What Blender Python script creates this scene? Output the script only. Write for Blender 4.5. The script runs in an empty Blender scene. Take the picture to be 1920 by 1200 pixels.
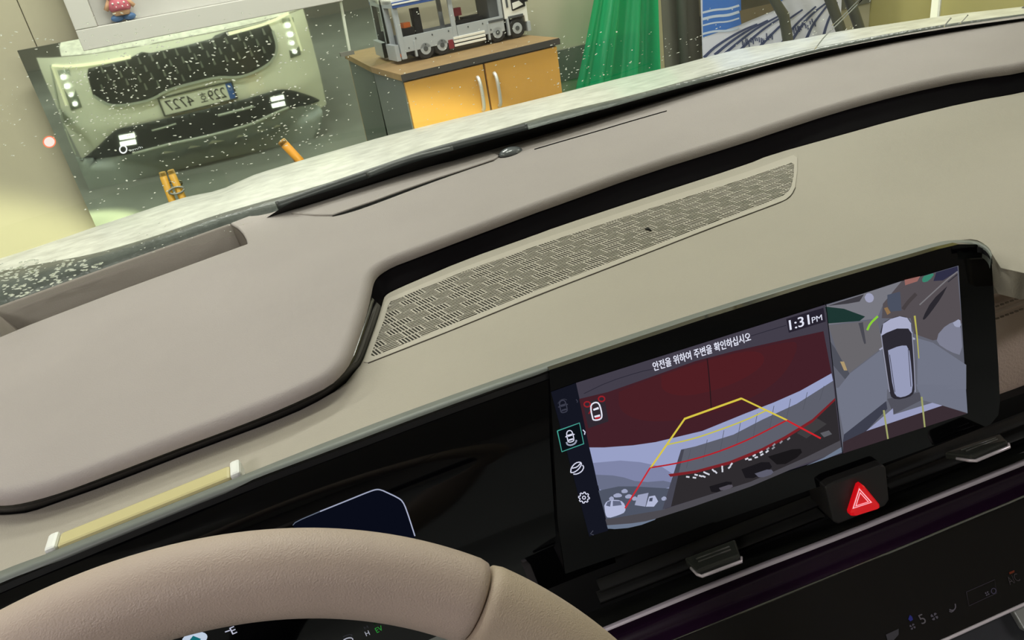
import bpy, bmesh, math, random
from mathutils import Vector as V, Matrix
from mathutils.bvhtree import BVHTree
from mathutils.geometry import delaunay_2d_cdt
random.seed(7)
sc = bpy.context.scene
COL = sc.collection

# ------------------------------------------------------------------ camera
FPX = 1387.0
YAW, PITCH, ROLL = (math.radians(a) for a in (25.5, 27.3, 10.0))
CAM = V((-.38, 0, 1.36))
_h = V((math.sin(YAW), math.cos(YAW), 0))
_v = _h * math.cos(PITCH) - V((0, 0, 1)) * math.sin(PITCH)
_r0 = V((math.cos(YAW), -math.sin(YAW), 0))
_u0 = _r0.cross(_v)
CR = _r0 * math.cos(ROLL) - _u0 * math.sin(ROLL)
CU = _r0 * math.sin(ROLL) + _u0 * math.cos(ROLL)
cd = bpy.data.cameras.new('camera')
cd.sensor_fit = 'HORIZONTAL'; cd.sensor_width = 36; cd.lens = FPX / 1920 * 36; cd.clip_start = .01
co = bpy.data.objects.new('camera', cd); COL.objects.link(co)
co.matrix_world = Matrix((( CR.x, CU.x, -_v.x, CAM.x), (CR.y, CU.y, -_v.y, CAM.y), (CR.z, CU.z, -_v.z, CAM.z), (0, 0, 0, 1)))
sc.camera = co
EXPO = 0.0
sc.view_settings.view_transform = 'Standard'; sc.view_settings.look = 'None'
sc.view_settings.exposure = EXPO; sc.view_settings.gamma = 1; sc.view_settings.use_curve_mapping = False
sc.cycles.use_denoising = True
sc.cycles.max_bounces = 10; sc.cycles.transparent_max_bounces = 12
sc.cycles.caustics_reflective = False; sc.cycles.caustics_refractive = False
sc.cycles.sample_clamp_indirect = 4
# ------------------------------------------------------------------ world and lamps
w = bpy.data.worlds.new('world'); sc.world = w; w.use_nodes = True
w.node_tree.nodes['Background'].inputs[0].default_value = (.9, .95, 1, 1)
w.node_tree.nodes['Background'].inputs[1].default_value = .35
def area_light(loc, sx, sy, power, col=(1, .965, .985), rot=(0, 0, 0)):
    l = bpy.data.lights.new('ceiling_light', 'AREA'); l.shape = 'RECTANGLE'; l.size = sx; l.size_y = sy
    l.energy = power; l.color = col
    o = bpy.data.objects.new('ceiling_light', l); COL.objects.link(o); o.location = loc; o.rotation_euler = rot
    return o
LAMPS = [(x, y) for x in (-2.6, 0.2, 3.0) for y in (-1.6, 1.2, 3.0)]
ROOM_H = 3.3
for x, y in LAMPS:
    area_light((x, y, ROOM_H - .09), 1.2, .22, {-1.6: 75, 1.2: 18, 3.0: 52}[y])  # unseen lamps: rear row boosted as cabin fill, front row lights the nose

# ------------------------------------------------------------------ pixel helpers
def ray(px, py):
    return (_v + CR * ((px - 960) / FPX) + CU * ((600 - py) / FPX)).normalized()
def on_plane(px, py, p0, n, o=CAM, d=None):
    d = d or ray(px, py)
    return o + d * ((p0 - o).dot(n) / d.dot(n))
SL = .071
LOWN = V((-SL, .03, 1)).normalized(); LOWP = V((-.05, .4, 1.098))
UPP = V((-.05, .4, 1.120))
def low(px, py, h=0): return on_plane(px, py, LOWP + V((0, 0, h)), LOWN)
def upp(px, py, h=0): return on_plane(px, py, UPP + V((0, 0, h)), LOWN)
# display plane
S0 = V((-.190, .359, 1.094)); SE1 = V((.945, -.318, .071)).normalized(); SE2 = V((.014, -.176, -.984))
SE2 = (SE2 - SE1 * SE2.dot(SE1)).normalized(); SN = SE2.cross(SE1).normalized()
if SN.dot(CAM - S0) < 0: SN = -SN
def scr(px, py, h=0): return on_plane(px, py, S0 + SN * h, SN)
# mirror: the real number plate and its image fix the plane
PLATE = V((0, 1.93, .50)); PIMG = CAM + ray(370, 188) * 6.0
MN = (PIMG - PLATE).normalized(); MP = (PIMG + PLATE) / 2
def mirp(q): return q - MN * (2 * (q - MP).dot(MN))
def mird(d): return d - MN * (2 * d.dot(MN))
# front wall, upright, behind the mirror
WN = V((MN.x, MN.y, 0)).normalized(); WP = MP + WN * .07
WX = V((WN.y, -WN.x, 0))
def wall(px, py, d=0): return on_plane(px, py, WP - WN * d, WN)

# ------------------------------------------------------------------ materials
MATS = {}
def lin(c):
    def f(x):
        x /= 255
        return x / 12.92 if x <= .04045 else ((x + .055) / 1.055) ** 2.4
    return (f(c[0]), f(c[1]), f(c[2]), 1)
def mat(name, col, rough=.5, metal=0, spec=.5, bump=0, bscale=200, var=0, vscale=3, emit=0, coat=0, trans=0, ior=1.45, alpha=1, coatr=.03, sheen=0):
    if name in MATS: return MATS[name]
    m = bpy.data.materials.new(name); m.use_nodes = True; MATS[name] = m
    nt = m.node_tree; b = nt.nodes['Principled BSDF']
    c = lin(col)
    b.inputs['Base Color'].default_value = c; b.inputs['Roughness'].default_value = rough
    b.inputs['Metallic'].default_value = metal; b.inputs['Specular IOR Level'].default_value = spec
    b.inputs['Coat Weight'].default_value = coat; b.inputs['Coat Roughness'].default_value = coatr
    b.inputs['Transmission Weight'].default_value = trans; b.inputs['IOR'].default_value = ior
    b.inputs['Alpha'].default_value = alpha
    if emit:
        b.inputs['Emission Color'].default_value = c; b.inputs['Emission Strength'].default_value = emit
    tc = nt.nodes.new('ShaderNodeTexCoord')
    if var:
        n = nt.nodes.new('ShaderNodeTexNoise'); n.inputs['Scale'].default_value = vscale; n.inputs['Detail'].default_value = 5
        nt.links.new(tc.outputs['Object'], n.inputs['Vector'])
        r = nt.nodes.new('ShaderNodeMapRange'); r.inputs['From Min'].default_value = .3; r.inputs['From Max'].default_value = .7
        r.inputs['To Min'].default_value = 1 - var; r.inputs['To Max'].default_value = 1 + var
        nt.links.new(n.outputs['Fac'], r.inputs['Value'])
        x = nt.nodes.new('ShaderNodeVectorMath'); x.operation = 'SCALE'
        x.inputs[0].default_value = c[:3]; nt.links.new(r.outputs['Result'], x.inputs['Scale'])
        nt.links.new(x.outputs['Vector'], b.inputs['Base Color'])
    if bump:
        n = nt.nodes.new('ShaderNodeTexNoise'); n.inputs['Scale'].default_value = bscale; n.inputs['Detail'].default_value = 3
        nt.links.new(tc.outputs['Object'], n.inputs['Vector'])
        bm_ = nt.nodes.new('ShaderNodeBump'); bm_.inputs['Strength'].default_value = bump; bm_.inputs['Distance'].default_value = .002
        nt.links.new(n.outputs['Fac'], bm_.inputs['Height']); nt.links.new(bm_.outputs['Normal'], b.inputs['Normal'])
    return m
def glow(col, k=1.0):
    """a lit screen pixel or lamp: gives off its own colour"""
    name = 'glow_%d_%d_%d_%d' % (*col, int(k * 100))
    if name in MATS: return MATS[name]
    m = bpy.data.materials.new(name); m.use_nodes = True; MATS[name] = m
    nt = m.node_tree; nt.nodes.clear()
    e = nt.nodes.new('ShaderNodeEmission'); o = nt.nodes.new('ShaderNodeOutputMaterial')
    e.inputs['Color'].default_value = lin(col); e.inputs['Strength'].default_value = k * 2 ** -EXPO
    nt.links.new(e.outputs[0], o.inputs[0]); return m
def sheet_glass(name, tint, rough=.0, haze=0.0, hazecol=(200, 200, 200), boost=1.0):
    if name in MATS: return MATS[name]
    m = bpy.data.materials.new(name); m.use_nodes = True; MATS[name] = m
    nt = m.node_tree; nt.nodes.clear(); N = nt.nodes.new; L = nt.links.new
    t = N('ShaderNodeBsdfTransparent'); t.inputs[0].default_value = lin(tint)
    g = N('ShaderNodeBsdfGlossy'); g.inputs['Roughness'].default_value = rough
    f = N('ShaderNodeFresnel'); f.inputs[0].default_value = 1.45
    k = N('ShaderNodeMath'); k.operation = 'MULTIPLY'; k.inputs[1].default_value = boost; L(f.outputs[0], k.inputs[0])
    mx = N('ShaderNodeMixShader'); L(k.outputs[0], mx.inputs[0]); L(t.outputs[0], mx.inputs[1]); L(g.outputs[0], mx.inputs[2])
    out = N('ShaderNodeOutputMaterial'); last = mx
    if haze:
        d = N('ShaderNodeBsdfTranslucent'); d.inputs[0].default_value = lin(hazecol)
        m2 = N('ShaderNodeMixShader'); m2.inputs[0].default_value = haze; L(mx.outputs[0], m2.inputs[1]); L(d.outputs[0], m2.inputs[2]); last = m2
    L(last.outputs[0], out.inputs[0]); return m

M_PAD = mat('pad_upper', (165, 156, 154), .62, spec=.25, bump=.25, bscale=900, var=.03, vscale=9)
M_LOW = mat('pad_lower', (170, 162, 150), .6, spec=.25, bump=.2, bscale=900, var=.03, vscale=9)
M_LEATHER = mat('leather_taupe', (200, 178, 164), .5, spec=.3, bump=.3, bscale=500, var=.05, vscale=12)
M_WHEEL = mat('leather_wheel', (186, 167, 156), .42, spec=.35, bump=.25, bscale=1400, var=.04, vscale=30)
M_GLOSSBLK = mat('gloss_black', (12, 11, 13), .12, spec=.5, coat=.5)
M_STRIP = mat('strip_black', (9, 6, 9), .6, spec=.02)
M_TRIM = mat('trim_black', (15, 14, 16), .16, spec=.5)
M_MATBLK = mat('matt_black', (22, 22, 22), .55, spec=.25)
M_SLOT = mat('slot_dark', (8, 8, 8), .9, spec=.1)
M_SCRGLASS = mat('display_glass', (5, 5, 7), .06, spec=.35)
M_LEDGE = mat('ledge_grey', (112, 116, 112), .42, spec=.4, var=.04, vscale=20)
M_CHROME = mat('satin_chrome', (226, 216, 224), .3, metal=.35)
M_PURPLE = mat('purple_black', (30, 12, 32), .25, spec=.5, coat=.3)
M_CLIM = mat('climate_black', (24, 22, 22), .09, spec=.5, var=.0)

# ------------------------------------------------------------------ object helpers
def link(o, parent=None):
    COL.objects.link(o)
    if parent is not None:
        o.parent = parent
        if parent.type == 'EMPTY': o.matrix_parent_inverse = Matrix.Translation(-parent.location)
    return o
def tag(o, label=None, cat=None, group=None, kind=None):
    if label: o['label'] = label
    if cat: o['category'] = cat
    if group: o['group'] = group
    if kind: o['kind'] = kind
    return o
def thing(name, label, cat, loc, group=None):
    o = bpy.data.objects.new(name, None); o.empty_display_size = .05; o.location = loc
    COL.objects.link(o); return tag(o, label, cat, group)
def mesh(name, verts, faces, m, parent=None, smooth=False, wn=False):
    me = bpy.data.meshes.new(name); me.from_pydata([tuple(v) for v in verts], [], faces)
    me.validate(); bm = bmesh.new(); bm.from_mesh(me); bmesh.ops.recalc_face_normals(bm, faces=bm.faces); bm.to_mesh(me); bm.free()
    me.materials.append(m)
    if smooth: me.shade_smooth()
    o = bpy.data.objects.new(name, me); link(o, parent)
    if wn:
        md = o.modifiers.new('wn', 'WEIGHTED_NORMAL'); md.keep_sharp = True
    return o
def obj(name, bm, m, parent=None, smooth=False, recalc=True):
    if recalc: bmesh.ops.recalc_face_normals(bm, faces=bm.faces)
    me = bpy.data.meshes.new(name); bm.to_mesh(me); bm.free(); me.materials.append(m)
    if smooth: me.shade_smooth()
    o = bpy.data.objects.new(name, me); return link(o, parent)
def prism(bm, pts, n, t):
    """closed slab: polygon pts pushed along n by t"""
    a = [bm.verts.new(p) for p in pts]; b = [bm.verts.new(p + n * t) for p in pts]
    bm.faces.new(a); bm.faces.new(b[::-1]); k = len(pts)
    for i in range(k): bm.faces.new((a[i], b[i], b[(i + 1) % k], a[(i + 1) % k]))
def slab(name, pts, n, t, m, parent=None, bev=0):
    bm = bmesh.new(); prism(bm, pts, n, t)
    if bev:
        bmesh.ops.recalc_face_normals(bm, faces=bm.faces)
        bmesh.ops.bevel(bm, geom=bm.edges[:], offset=bev, segments=2, affect='EDGES', profile=.5)
    return obj(name, bm, m, parent)
def box(bm, c, ax, ay, az, sx, sy, sz):
    vs = []
    for i in (-1, 1):
        for j in (-1, 1):
            for k in (-1, 1): vs.append(bm.verts.new(c + ax * (i * sx / 2) + ay * (j * sy / 2) + az * (k * sz / 2)))
    for f in ((0, 1, 3, 2), (4, 6, 7, 5), (0, 4, 5, 1), (2, 3, 7, 6), (0, 2, 6, 4), (1, 5, 7, 3)): bm.faces.new([vs[i] for i in f])
def boxo(name, c, axes, size, m, parent=None, bev=0):
    bm = bmesh.new(); box(bm, c, *axes, *size)
    if bev:
        bmesh.ops.recalc_face_normals(bm, faces=bm.faces)
        bmesh.ops.bevel(bm, geom=bm.edges[:], offset=bev, segments=2, affect='EDGES', profile=.5)
    return obj(name, bm, m, parent)
def tube(bm, pts, r, seg=10, caps=True):
    rings = []; n = len(pts); rr = r if isinstance(r, (list, tuple)) else [r] * n
    prev = None
    for i, p in enumerate(pts):
        t = (pts[min(i + 1, n - 1)] - pts[max(i - 1, 0)]).normalized()
        a = prev if prev is not None else (V((0, 0, 1)) if abs(t.z) < .9 else V((1, 0, 0)))
        a = (a - t * a.dot(t)).normalized(); prev = a; b = t.cross(a)
        rings.append([bm.verts.new(p + (a * math.cos(2 * math.pi * k / seg) + b * math.sin(2 * math.pi * k / seg)) * rr[i]) for k in range(seg)])
    for i in range(n - 1):
        for k in range(seg): bm.faces.new((rings[i][k], rings[i][(k + 1) % seg], rings[i + 1][(k + 1) % seg], rings[i + 1][k]))
    if caps: bm.faces.new(rings[0][::-1]); bm.faces.new(rings[-1])
def tubeo(name, pts, r, m, parent=None, seg=10, smooth=True):
    bm = bmesh.new(); tube(bm, pts, r, seg); return obj(name, bm, m, parent, smooth)
def cyl(name, c, axis, r, h, m, parent=None, seg=20, bev=0):
    bm = bmesh.new(); axis = axis.normalized()
    if bev: tube(bm, [c, c + axis * bev, c + axis * (h - bev), c + axis * h], [r - bev, r, r, r - bev], seg)
    else: tube(bm, [c, c + axis * h], r, seg)
    return obj(name, bm, m, parent)
def resample(pts, n):
    L = [0]
    for a, b in zip(pts, pts[1:]): L.append(L[-1] + (b - a).length)
    out = []
    j = 0
    for i in range(n):
        s = L[-1] * i / (n - 1)
        while j < len(pts) - 2 and L[j + 1] < s: j += 1
        u = (s - L[j]) / max(1e-9, L[j + 1] - L[j]); out.append(pts[j].lerp(pts[j + 1], min(1, max(0, u))))
    return out
def smooth_line(pts, it=2):
    for _ in range(it):
        q = [pts[0]]
        for a, b in zip(pts, pts[1:]): q += [a * .75 + b * .25, a * .25 + b * .75]
        q.append(pts[-1]); pts = q
    return pts
def px_line(l, it=2):
    p = [V((x, y, 0)) for x, y in l]
    return [(q.x, q.y) for q in (smooth_line(p, it) if it else p)]
def loft(name, rows, m, parent=None, smooth=True):
    k = len(rows[0]); vs = [p for r in rows for p in r]; fs = []
    for i in range(len(rows) - 1):
        for j in range(k - 1): fs.append((i * k + j, i * k + j + 1, (i + 1) * k + j + 1, (i + 1) * k + j))
    return mesh(name, vs, fs, m, parent, smooth)
def solid(o, t, off=-1):
    md = o.modifiers.new('solid', 'SOLIDIFY'); md.thickness = t; md.offset = off; return o
def rounded_panel(name, outer, org, n, rv, depth, m, parent=None):
    """flat pad with rounded rims: outer and holes are loops of points on the plane (org, n)"""
    e1 = V((1, 0, 0)); e1 = (e1 - n * e1.dot(n)).normalized(); e2 = n.cross(e1)
    def to2(l): return [((p - org).dot(e1), (p - org).dot(e2)) for p in l]
    def area(l): return sum(a[0] * b[1] - b[0] * a[1] for a, b in zip(l, l[1:] + l[:1])) / 2
    def off(l, d):
        k = len(l); out = []
        for i in range(k):
            a, b, c = l[i - 1], l[i], l[(i + 1) % k]
            n1 = V((b[1] - a[1], a[0] - b[0])).normalized(); n2 = V((c[1] - b[1], b[0] - c[0])).normalized()
            q = (n1 + n2).length
            g = (n1 + n2) / q * min(2.0, 2 / max(q, .6)) if q > 1e-6 else n1
            out.append((b[0] + g.x * d[i], b[1] + g.y * d[i]))
        return out
    l2 = to2(outer)
    if area(l2) < 0: l2 = l2[::-1]; rv = rv[::-1]
    k = len(l2); base = off(l2, [-q for q in rv])
    def p3(q, z): return org + e1 * q[0] + e2 * q[1] + n * z
    cv, ce, cf, *_ = delaunay_2d_cdt([V(p) for p in base], [(i, (i + 1) % k) for i in range(k)], [], 0, 1e-7)
    def inside(pt, l):
        c = False
        for a, b in zip(l, l[1:] + l[:1]):
            if (a[1] > pt[1]) != (b[1] > pt[1]) and pt[0] < (b[0] - a[0]) * (pt[1] - a[1]) / (b[1] - a[1]) + a[0]: c = not c
        return c
    verts = [p3(q, 0) for q in cv]; faces = []
    for f in cf:
        c = (sum(cv[i].x for i in f) / len(f), sum(cv[i].y for i in f) / len(f))
        if inside(c, base): faces.append(tuple(f))
    prof = [(math.sin(a), -(1 - math.cos(a))) for a in [math.pi / 2 * j / 6 for j in range(7)]]
    ids = []
    for d, z in prof + [(1, None)]:
        i0 = len(verts); o2 = off(l2, [(d - 1) * q for q in rv])
        verts += [p3(q, -depth if z is None else z * rv[i]) for i, q in enumerate(o2)]; ids.append(i0)
    for a, b in zip(ids, ids[1:]):
        for i in range(k): faces.append((a + i, a + (i + 1) % k, b + (i + 1) % k, b + i))
    me = bpy.data.meshes.new(name); me.from_pydata([tuple(v) for v in verts], [], faces); me.validate()
    bm = bmesh.new(); bm.from_mesh(me); bmesh.ops.remove_doubles(bm, verts=bm.verts, dist=1e-5)
    bmesh.ops.recalc_face_normals(bm, faces=bm.faces); bm.to_mesh(me); bm.free()
    me.materials.append(m); me.shade_smooth()
    o = bpy.data.objects.new(name, me); link(o, parent)
    md = o.modifiers.new('wn', 'WEIGHTED_NORMAL'); md.weight = 100; md.keep_sharp = True
    return o
def text(name, body, org, xd, yd, width=None, height=None, m=None, parent=None, lift=.0001, depth=0, center=False):
    c = bpy.data.curves.new('t', 'FONT'); c.body = body; t = bpy.data.objects.new('t', c); COL.objects.link(t)
    bpy.context.view_layer.update()
    me = bpy.data.meshes.new_from_object(t.evaluated_get(bpy.context.evaluated_depsgraph_get()))
    bpy.data.objects.remove(t); bpy.data.curves.remove(c)
    xs = [v.co.x for v in me.vertices]; ys = [v.co.y for v in me.vertices]
    x0, x1, y0, y1 = min(xs), max(xs), min(ys), max(ys)
    sx = width / (x1 - x0) if width else height / (y1 - y0)
    sy = height / (y1 - y0) if height else sx
    zd = xd.cross(yd).normalized()
    for v in me.vertices:
        x = (v.co.x - ((x0 + x1) / 2 if center else x0)) * sx; y = (v.co.y - ((y0 + y1) / 2 if center else y0)) * sy
        v.co = org + xd * x + yd * y + zd * lift
    me.name = name; me.materials.clear(); me.materials.append(m)
    o = bpy.data.objects.new(name, me); return link(o, parent)
def sphere(bm, c, r, s=(1, 1, 1), seg=14, rings=8):
    mt = Matrix.Translation(c) @ Matrix.Diagonal((*[r * k for k in s], 1))
    bmesh.ops.create_uvsphere(bm, u_segments=seg, v_segments=rings, radius=1, matrix=mt)

XA, YA, ZA = V((1, 0, 0)), V((0, 1, 0)), V((0, 0, 1))
WAX = (WX, WN, ZA)
# ================================================================== THE ROOM
M_WALL = mat('wall_paint', (186, 179, 156), .75, spec=.2, var=.03, vscale=2)
M_WALLR = mat('wall_paint_lamplit', (188, 178, 118), .7, spec=.2, var=.06, vscale=1.5)  # warm lamp light on this wall is mixed into its yellow
M_FLOOR = mat('floor_concrete', (118, 122, 118), .35, spec=.4, var=.12, vscale=1.6, bump=.1, bscale=30)
M_CEIL = mat('ceiling_paint', (205, 205, 198), .9, spec=.1)
M_DADO = mat('dado_grey', (104, 104, 96), .6, var=.05)
def struct(o): o['kind'] = 'structure'; return o
def wpt(s, z, d=0): return WP + WX * s - WN * d + ZA * (z - WP.z)
def ws(px, py, d=0): return (wall(px, py, d) - WP).dot(WX)
XR = wall(1622, 20).x + .05
floor = struct(slab('floor', [V((-5, -5, -.1)), V((XR + .6, -5, -.1)), V((XR + .6, 5.2, -.1)), V((-5, 5.2, -.1))], ZA, .1, M_FLOOR))
ceil = struct(slab('ceiling', [V((-5, -5, ROOM_H)), V((XR + .6, -5, ROOM_H)), V((XR + .6, 5.2, ROOM_H)), V((-5, 5.2, ROOM_H))], ZA, .1, M_CEIL))
struct(slab('wall_left', [V((-5.1, -5, 0)), V((-5.1, 5.2, 0)), V((-5.1, 5.2, ROOM_H)), V((-5.1, -5, ROOM_H))], XA, .1, M_WALL))
struct(slab('wall_right', [V((XR, -5, 0)), V((XR, 5.2, 0)), V((XR, 5.2, ROOM_H)), V((XR, -5, ROOM_H))], XA, .1, M_WALLR))
struct(slab('wall_back', [V((-5, -5.1, 0)), V((XR + .6, -5.1, 0)), V((XR + .6, -5.1, ROOM_H)), V((-5, -5.1, ROOM_H))], YA, .1, mat('wall_back_paint', (120, 118, 112), .8)))
SR = (XR - WP.x) / WX.x
wf = struct(slab('wall_front', [wpt(-4.9, 0, -.03), wpt(SR, 0, -.03), wpt(SR, ROOM_H, -.03), wpt(-4.9, ROOM_H, -.03)], WN, .08, M_WALL))
s1 = ws(56, 57)
ed = [s1 - 3.2, s1 - 2.1, s1 - 1.05] + [s1 + 1.05 * k for k in range(0, 8)]
ed = [e for e in ed if -4.9 < e < SR - .15] + [SR]
for a, b in zip(ed, ed[1:]):
    slab('wall_panel', [wpt(a + .0015, 0), wpt(b - .0015, 0), wpt(b - .0015, ROOM_H), wpt(a + .0015, ROOM_H)], WN, .03, M_WALL, wf, bev=.004)
# dark band low on the wall
za, zb = wall(1065, 90).z, wall(1072, 147).z
sa, sb = ws(1040, 100), SR - .02
tr = struct(slab('trim_1', [wpt(sa - .8, zb), wpt(sb, zb), wpt(sb, za), wpt(sa - .8, za)], -WN, .02, M_DADO))

# lamps on the ceiling
for x, y in LAMPS:
    t = thing('ceiling_lamp', 'unseen long white fluorescent ceiling lamp', 'ceiling lamp', (x, y, ROOM_H), 'ceiling lamps')
    boxo('housing', V((x, y, ROOM_H - .03)), (XA, YA, ZA), (1.3, .3, .06), mat('lamp_white', (225, 225, 222), .5), t)
    boxo('diffuser', V((x, y, ROOM_H - .07)), (XA, YA, ZA), (1.22, .24, .02), glow((255, 252, 240), 3), t)

# big mirror sheet on the wall
MX = V((MN.y, -MN.x, 0)).normalized(); MU = MX.cross(MN).normalized()
if MU.z < 0: MU = -MU
def onm(px, py): return on_plane(px, py, MP, MN)
mTL, mTR = onm(45, 124), onm(716, -34)
mtop = max((mTL - MP).dot(MU), (mTR - MP).dot(MU)); mbot = mtop - ((mTL.z + mTR.z) / 2 - .04)
ma, mb = (mTL - MP).dot(MX), (mTR - MP).dot(MX)
def mpt(a, b, h=0): return MP + MX * a + MU * b + MN * h
M_MIRROR = bpy.data.materials.new('mirror_film'); M_MIRROR.use_nodes = True
_b = M_MIRROR.node_tree.nodes['Principled BSDF']; _b.inputs['Metallic'].default_value = 1
_b.inputs['Base Color'].default_value = lin((232, 240, 224)); _b.inputs['Roughness'].default_value = .025
mt = thing('wall_mirror', 'large hazy mirror sheet on the wall reflecting the front of the car', 'mirror', mpt((ma + mb) / 2, mbot, .02))
slab('mirror_glass', [mpt(ma, mbot), mpt(mb, mbot), mpt(mb, mtop), mpt(ma, mtop)], MN, .006, M_MIRROR, mt)
slab('backing_board', [mpt(ma, mbot, .007), mpt(mb, mbot, .007), mpt(mb, mtop, .007), mpt(ma, mtop, .007)], MN, .012, M_DADO, mt)
q0, q1 = onm(627, -60), onm(655, 95)  # pale upright rod with a foot, laid flat on the mirror face
slab('rod_strip', [q0 - MX * .006, q0 + MX * .006, q1 + MX * .006, q1 - MX * .006], -MN, .008, mat('strip_white', (215, 220, 205), .4), mt)
slab('rod_foot', [q1 - MX * .05 - MU * .02, q1 + MX * .02 - MU * .02, q1 + MX * .02, q1 - MX * .05], -MN, .012, mat('foot_grey', (120, 120, 112), .5), mt)

# shadow box above the mirror
M_BOXW = mat('box_white', (206, 203, 198), .6, spec=.3)
fa, fz = ws(157, 96, .13), wall(157, 96, .13).z
fb = ws(640, -14, .13)
ia, iz = ws(183, 50, .13), wall(183, 50, .13).z
t = thing('shadow_box', 'white wall-hung shadow box frame above the mirror', 'frame', wpt((fa + fb) / 2, fz, .06))
fh = .75
def wbox(name, s0, s1_, z0, z1, d0, d1, m, parent, bev=.003):
    return boxo(name, wpt((s0 + s1_) / 2, (z0 + z1) / 2, (d0 + d1) / 2), WAX, (s1_ - s0, d1 - d0, z1 - z0), m, parent, bev)
bw = ia - fa; bh = iz - fz
wbox('frame_rail', fa, fb, fz, fz + bh, .05, .13, M_BOXW, t)
wbox('frame_rail', fa, fb, fz + fh - bh, fz + fh, .05, .13, M_BOXW, t)
wbox('frame_stile', fa, fa + bw, fz + bh + .001, fz + fh - bh - .001, .05, .13, M_BOXW, t)
wbox('frame_stile', fb - bw, fb, fz + bh + .001, fz + fh - bh - .001, .05, .13, M_BOXW, t)
wbox('back_panel', fa + bw, fb - bw, fz + bh, fz + fh - bh, .035, .055, mat('box_back', (196, 194, 190), .7), t)
# figurine standing in it
fc = wpt(ws(233, 36, .1), iz + .002, .095)
t = thing('figurine', 'small figurine with dotted pink top standing in white shadow box', 'figurine', fc)
px = .0031
bm = bmesh.new()
for s in (-1, 1): sphere(bm, fc + WX * (s * 8 * px) + ZA * (5 * px), 1, (9 * px, 7 * px, 5 * px))
obj('shoes', bm, mat('fig_blue', (70, 105, 150), .5), t, True)
tubeo('legs', [fc + ZA * (8 * px), fc + ZA * (14 * px), fc + ZA * (18 * px)], [11 * px, 12 * px, 12 * px], mat('fig_tan', (205, 160, 125), .6), t)
tubeo('pink_top', [fc + ZA * (14 * px), fc + ZA * (18 * px), fc + ZA * (26 * px), fc + ZA * (31 * px)], [13 * px, 15 * px, 13 * px, 9 * px], mat('fig_pink', (190, 95, 110), .6), t)
bm = bmesh.new()
for k in range(7):
    a = -.9 + .3 * k; sphere(bm, fc + ZA * ((19 + 5 * (k % 2)) * px) + WX * (13 * px * math.sin(a)) - WN * (13.4 * px * math.cos(a)), 1.6 * px, seg=6, rings=4)
obj('dots', bm, mat('fig_white', (230, 225, 220), .5), t, True)
bm = bmesh.new(); sphere(bm, fc + ZA * (41 * px), 1, (15 * px, 14 * px, 14 * px)); obj('head', bm, mat('fig_tan', (205, 160, 125), .6), t, True)
bm = bmesh.new(); sphere(bm, fc + ZA * (46 * px) + WN * (3 * px), 1, (17 * px, 15 * px, 12 * px)); obj('hair', bm, mat('fig_brown', (90, 70, 55), .7), t, True)
for s in (-1, 1): tubeo('arm', [fc + ZA * (28 * px) + WX * (s * 10 * px), fc + ZA * (17 * px) + WX * (s * 19 * px)], [4 * px, 3 * px], mat('fig_tan', (205, 160, 125), .6), t, 8)

# ---------------------------------------------------------------- cabinet
cB = onm(706, 122); ztop = cB.z
def onz(px, py, z): return on_plane(px, py, V((0, 0, z)), ZA)
cF = onz(752, 139, ztop); cR = onz(1037, 65, ztop)
cd_ = abs((cF - cB).dot(WN)) ; cw = (cR - cF).dot(WX) - .05
print('CABINET top %.2f width %.2f depth %.2f' % (ztop, cw, cd_))
M_CARC = mat('carcass_grey', (96, 104, 104), .5, var=.03)
M_DOOR = mat('door_orange_wood', (214, 160, 78), .38, spec=.5, var=.07, vscale=1.8)
M_TOPW = mat('top_wood', (150, 122, 84), .5, var=.12, vscale=14)
M_TOPE = mat('top_edge', (66, 62, 60), .5)
t = thing('cabinet', 'low cabinet with two orange wooden doors under the model truck', 'cabinet', cF + WX * (cw / 2) + WN * (cd_ / 2) - ZA * ztop)
def cbx(name, u0, u1, v0, v1, z0, z1, m, parent=t, bev=.002):
    c = cF + WX * ((u0 + u1) / 2) + WN * ((v0 + v1) / 2); c.z = (z0 + z1) / 2
    return boxo(name, c, WAX, (u1 - u0, v1 - v0, z1 - z0), m, parent, bev)
tk = .032
cbx('carcass', .004, cw - .004, .02, cd_, .06, ztop - tk, M_CARC)
cbx('plinth', .02, cw - .02, .05, cd_ - .02, 0, .06, M_TOPE)
cbx('cabinet_top', -.004, cw + .008, -.008, cd_, ztop - tk, ztop - .001, M_TOPW)
cbx('top_edge', -.005, cw + .009, -.012, -.008, ztop - tk, ztop - .002, M_TOPE, bev=0)
gap = (onz(904, 116, ztop - tk) - cF).dot(WX)
for nm, a, b, hx in (('L', .008, gap - .005, gap - .045), ('R', gap + .005, cw - .008, gap + .045)):
    d = cbx('door', a, b, -.002, .018, .07, ztop - tk - .008, M_DOOR)
    hb = cF + WX * hx; z1 = ztop - tk - .06; z0 = z1 - .16
    pts = [V((hb.x, hb.y, z)) - WN * dd for z, dd in ((z0, .003), (z0 + .012, .022), (z0 + .05, .03), (z1 - .05, .03), (z1 - .012, .022), (z1, .003))]
    tubeo('handle', smooth_line(pts, 1), .0095, mat('handle_silver', (214, 212, 208), .35, metal=.5), d, 8)

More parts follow.
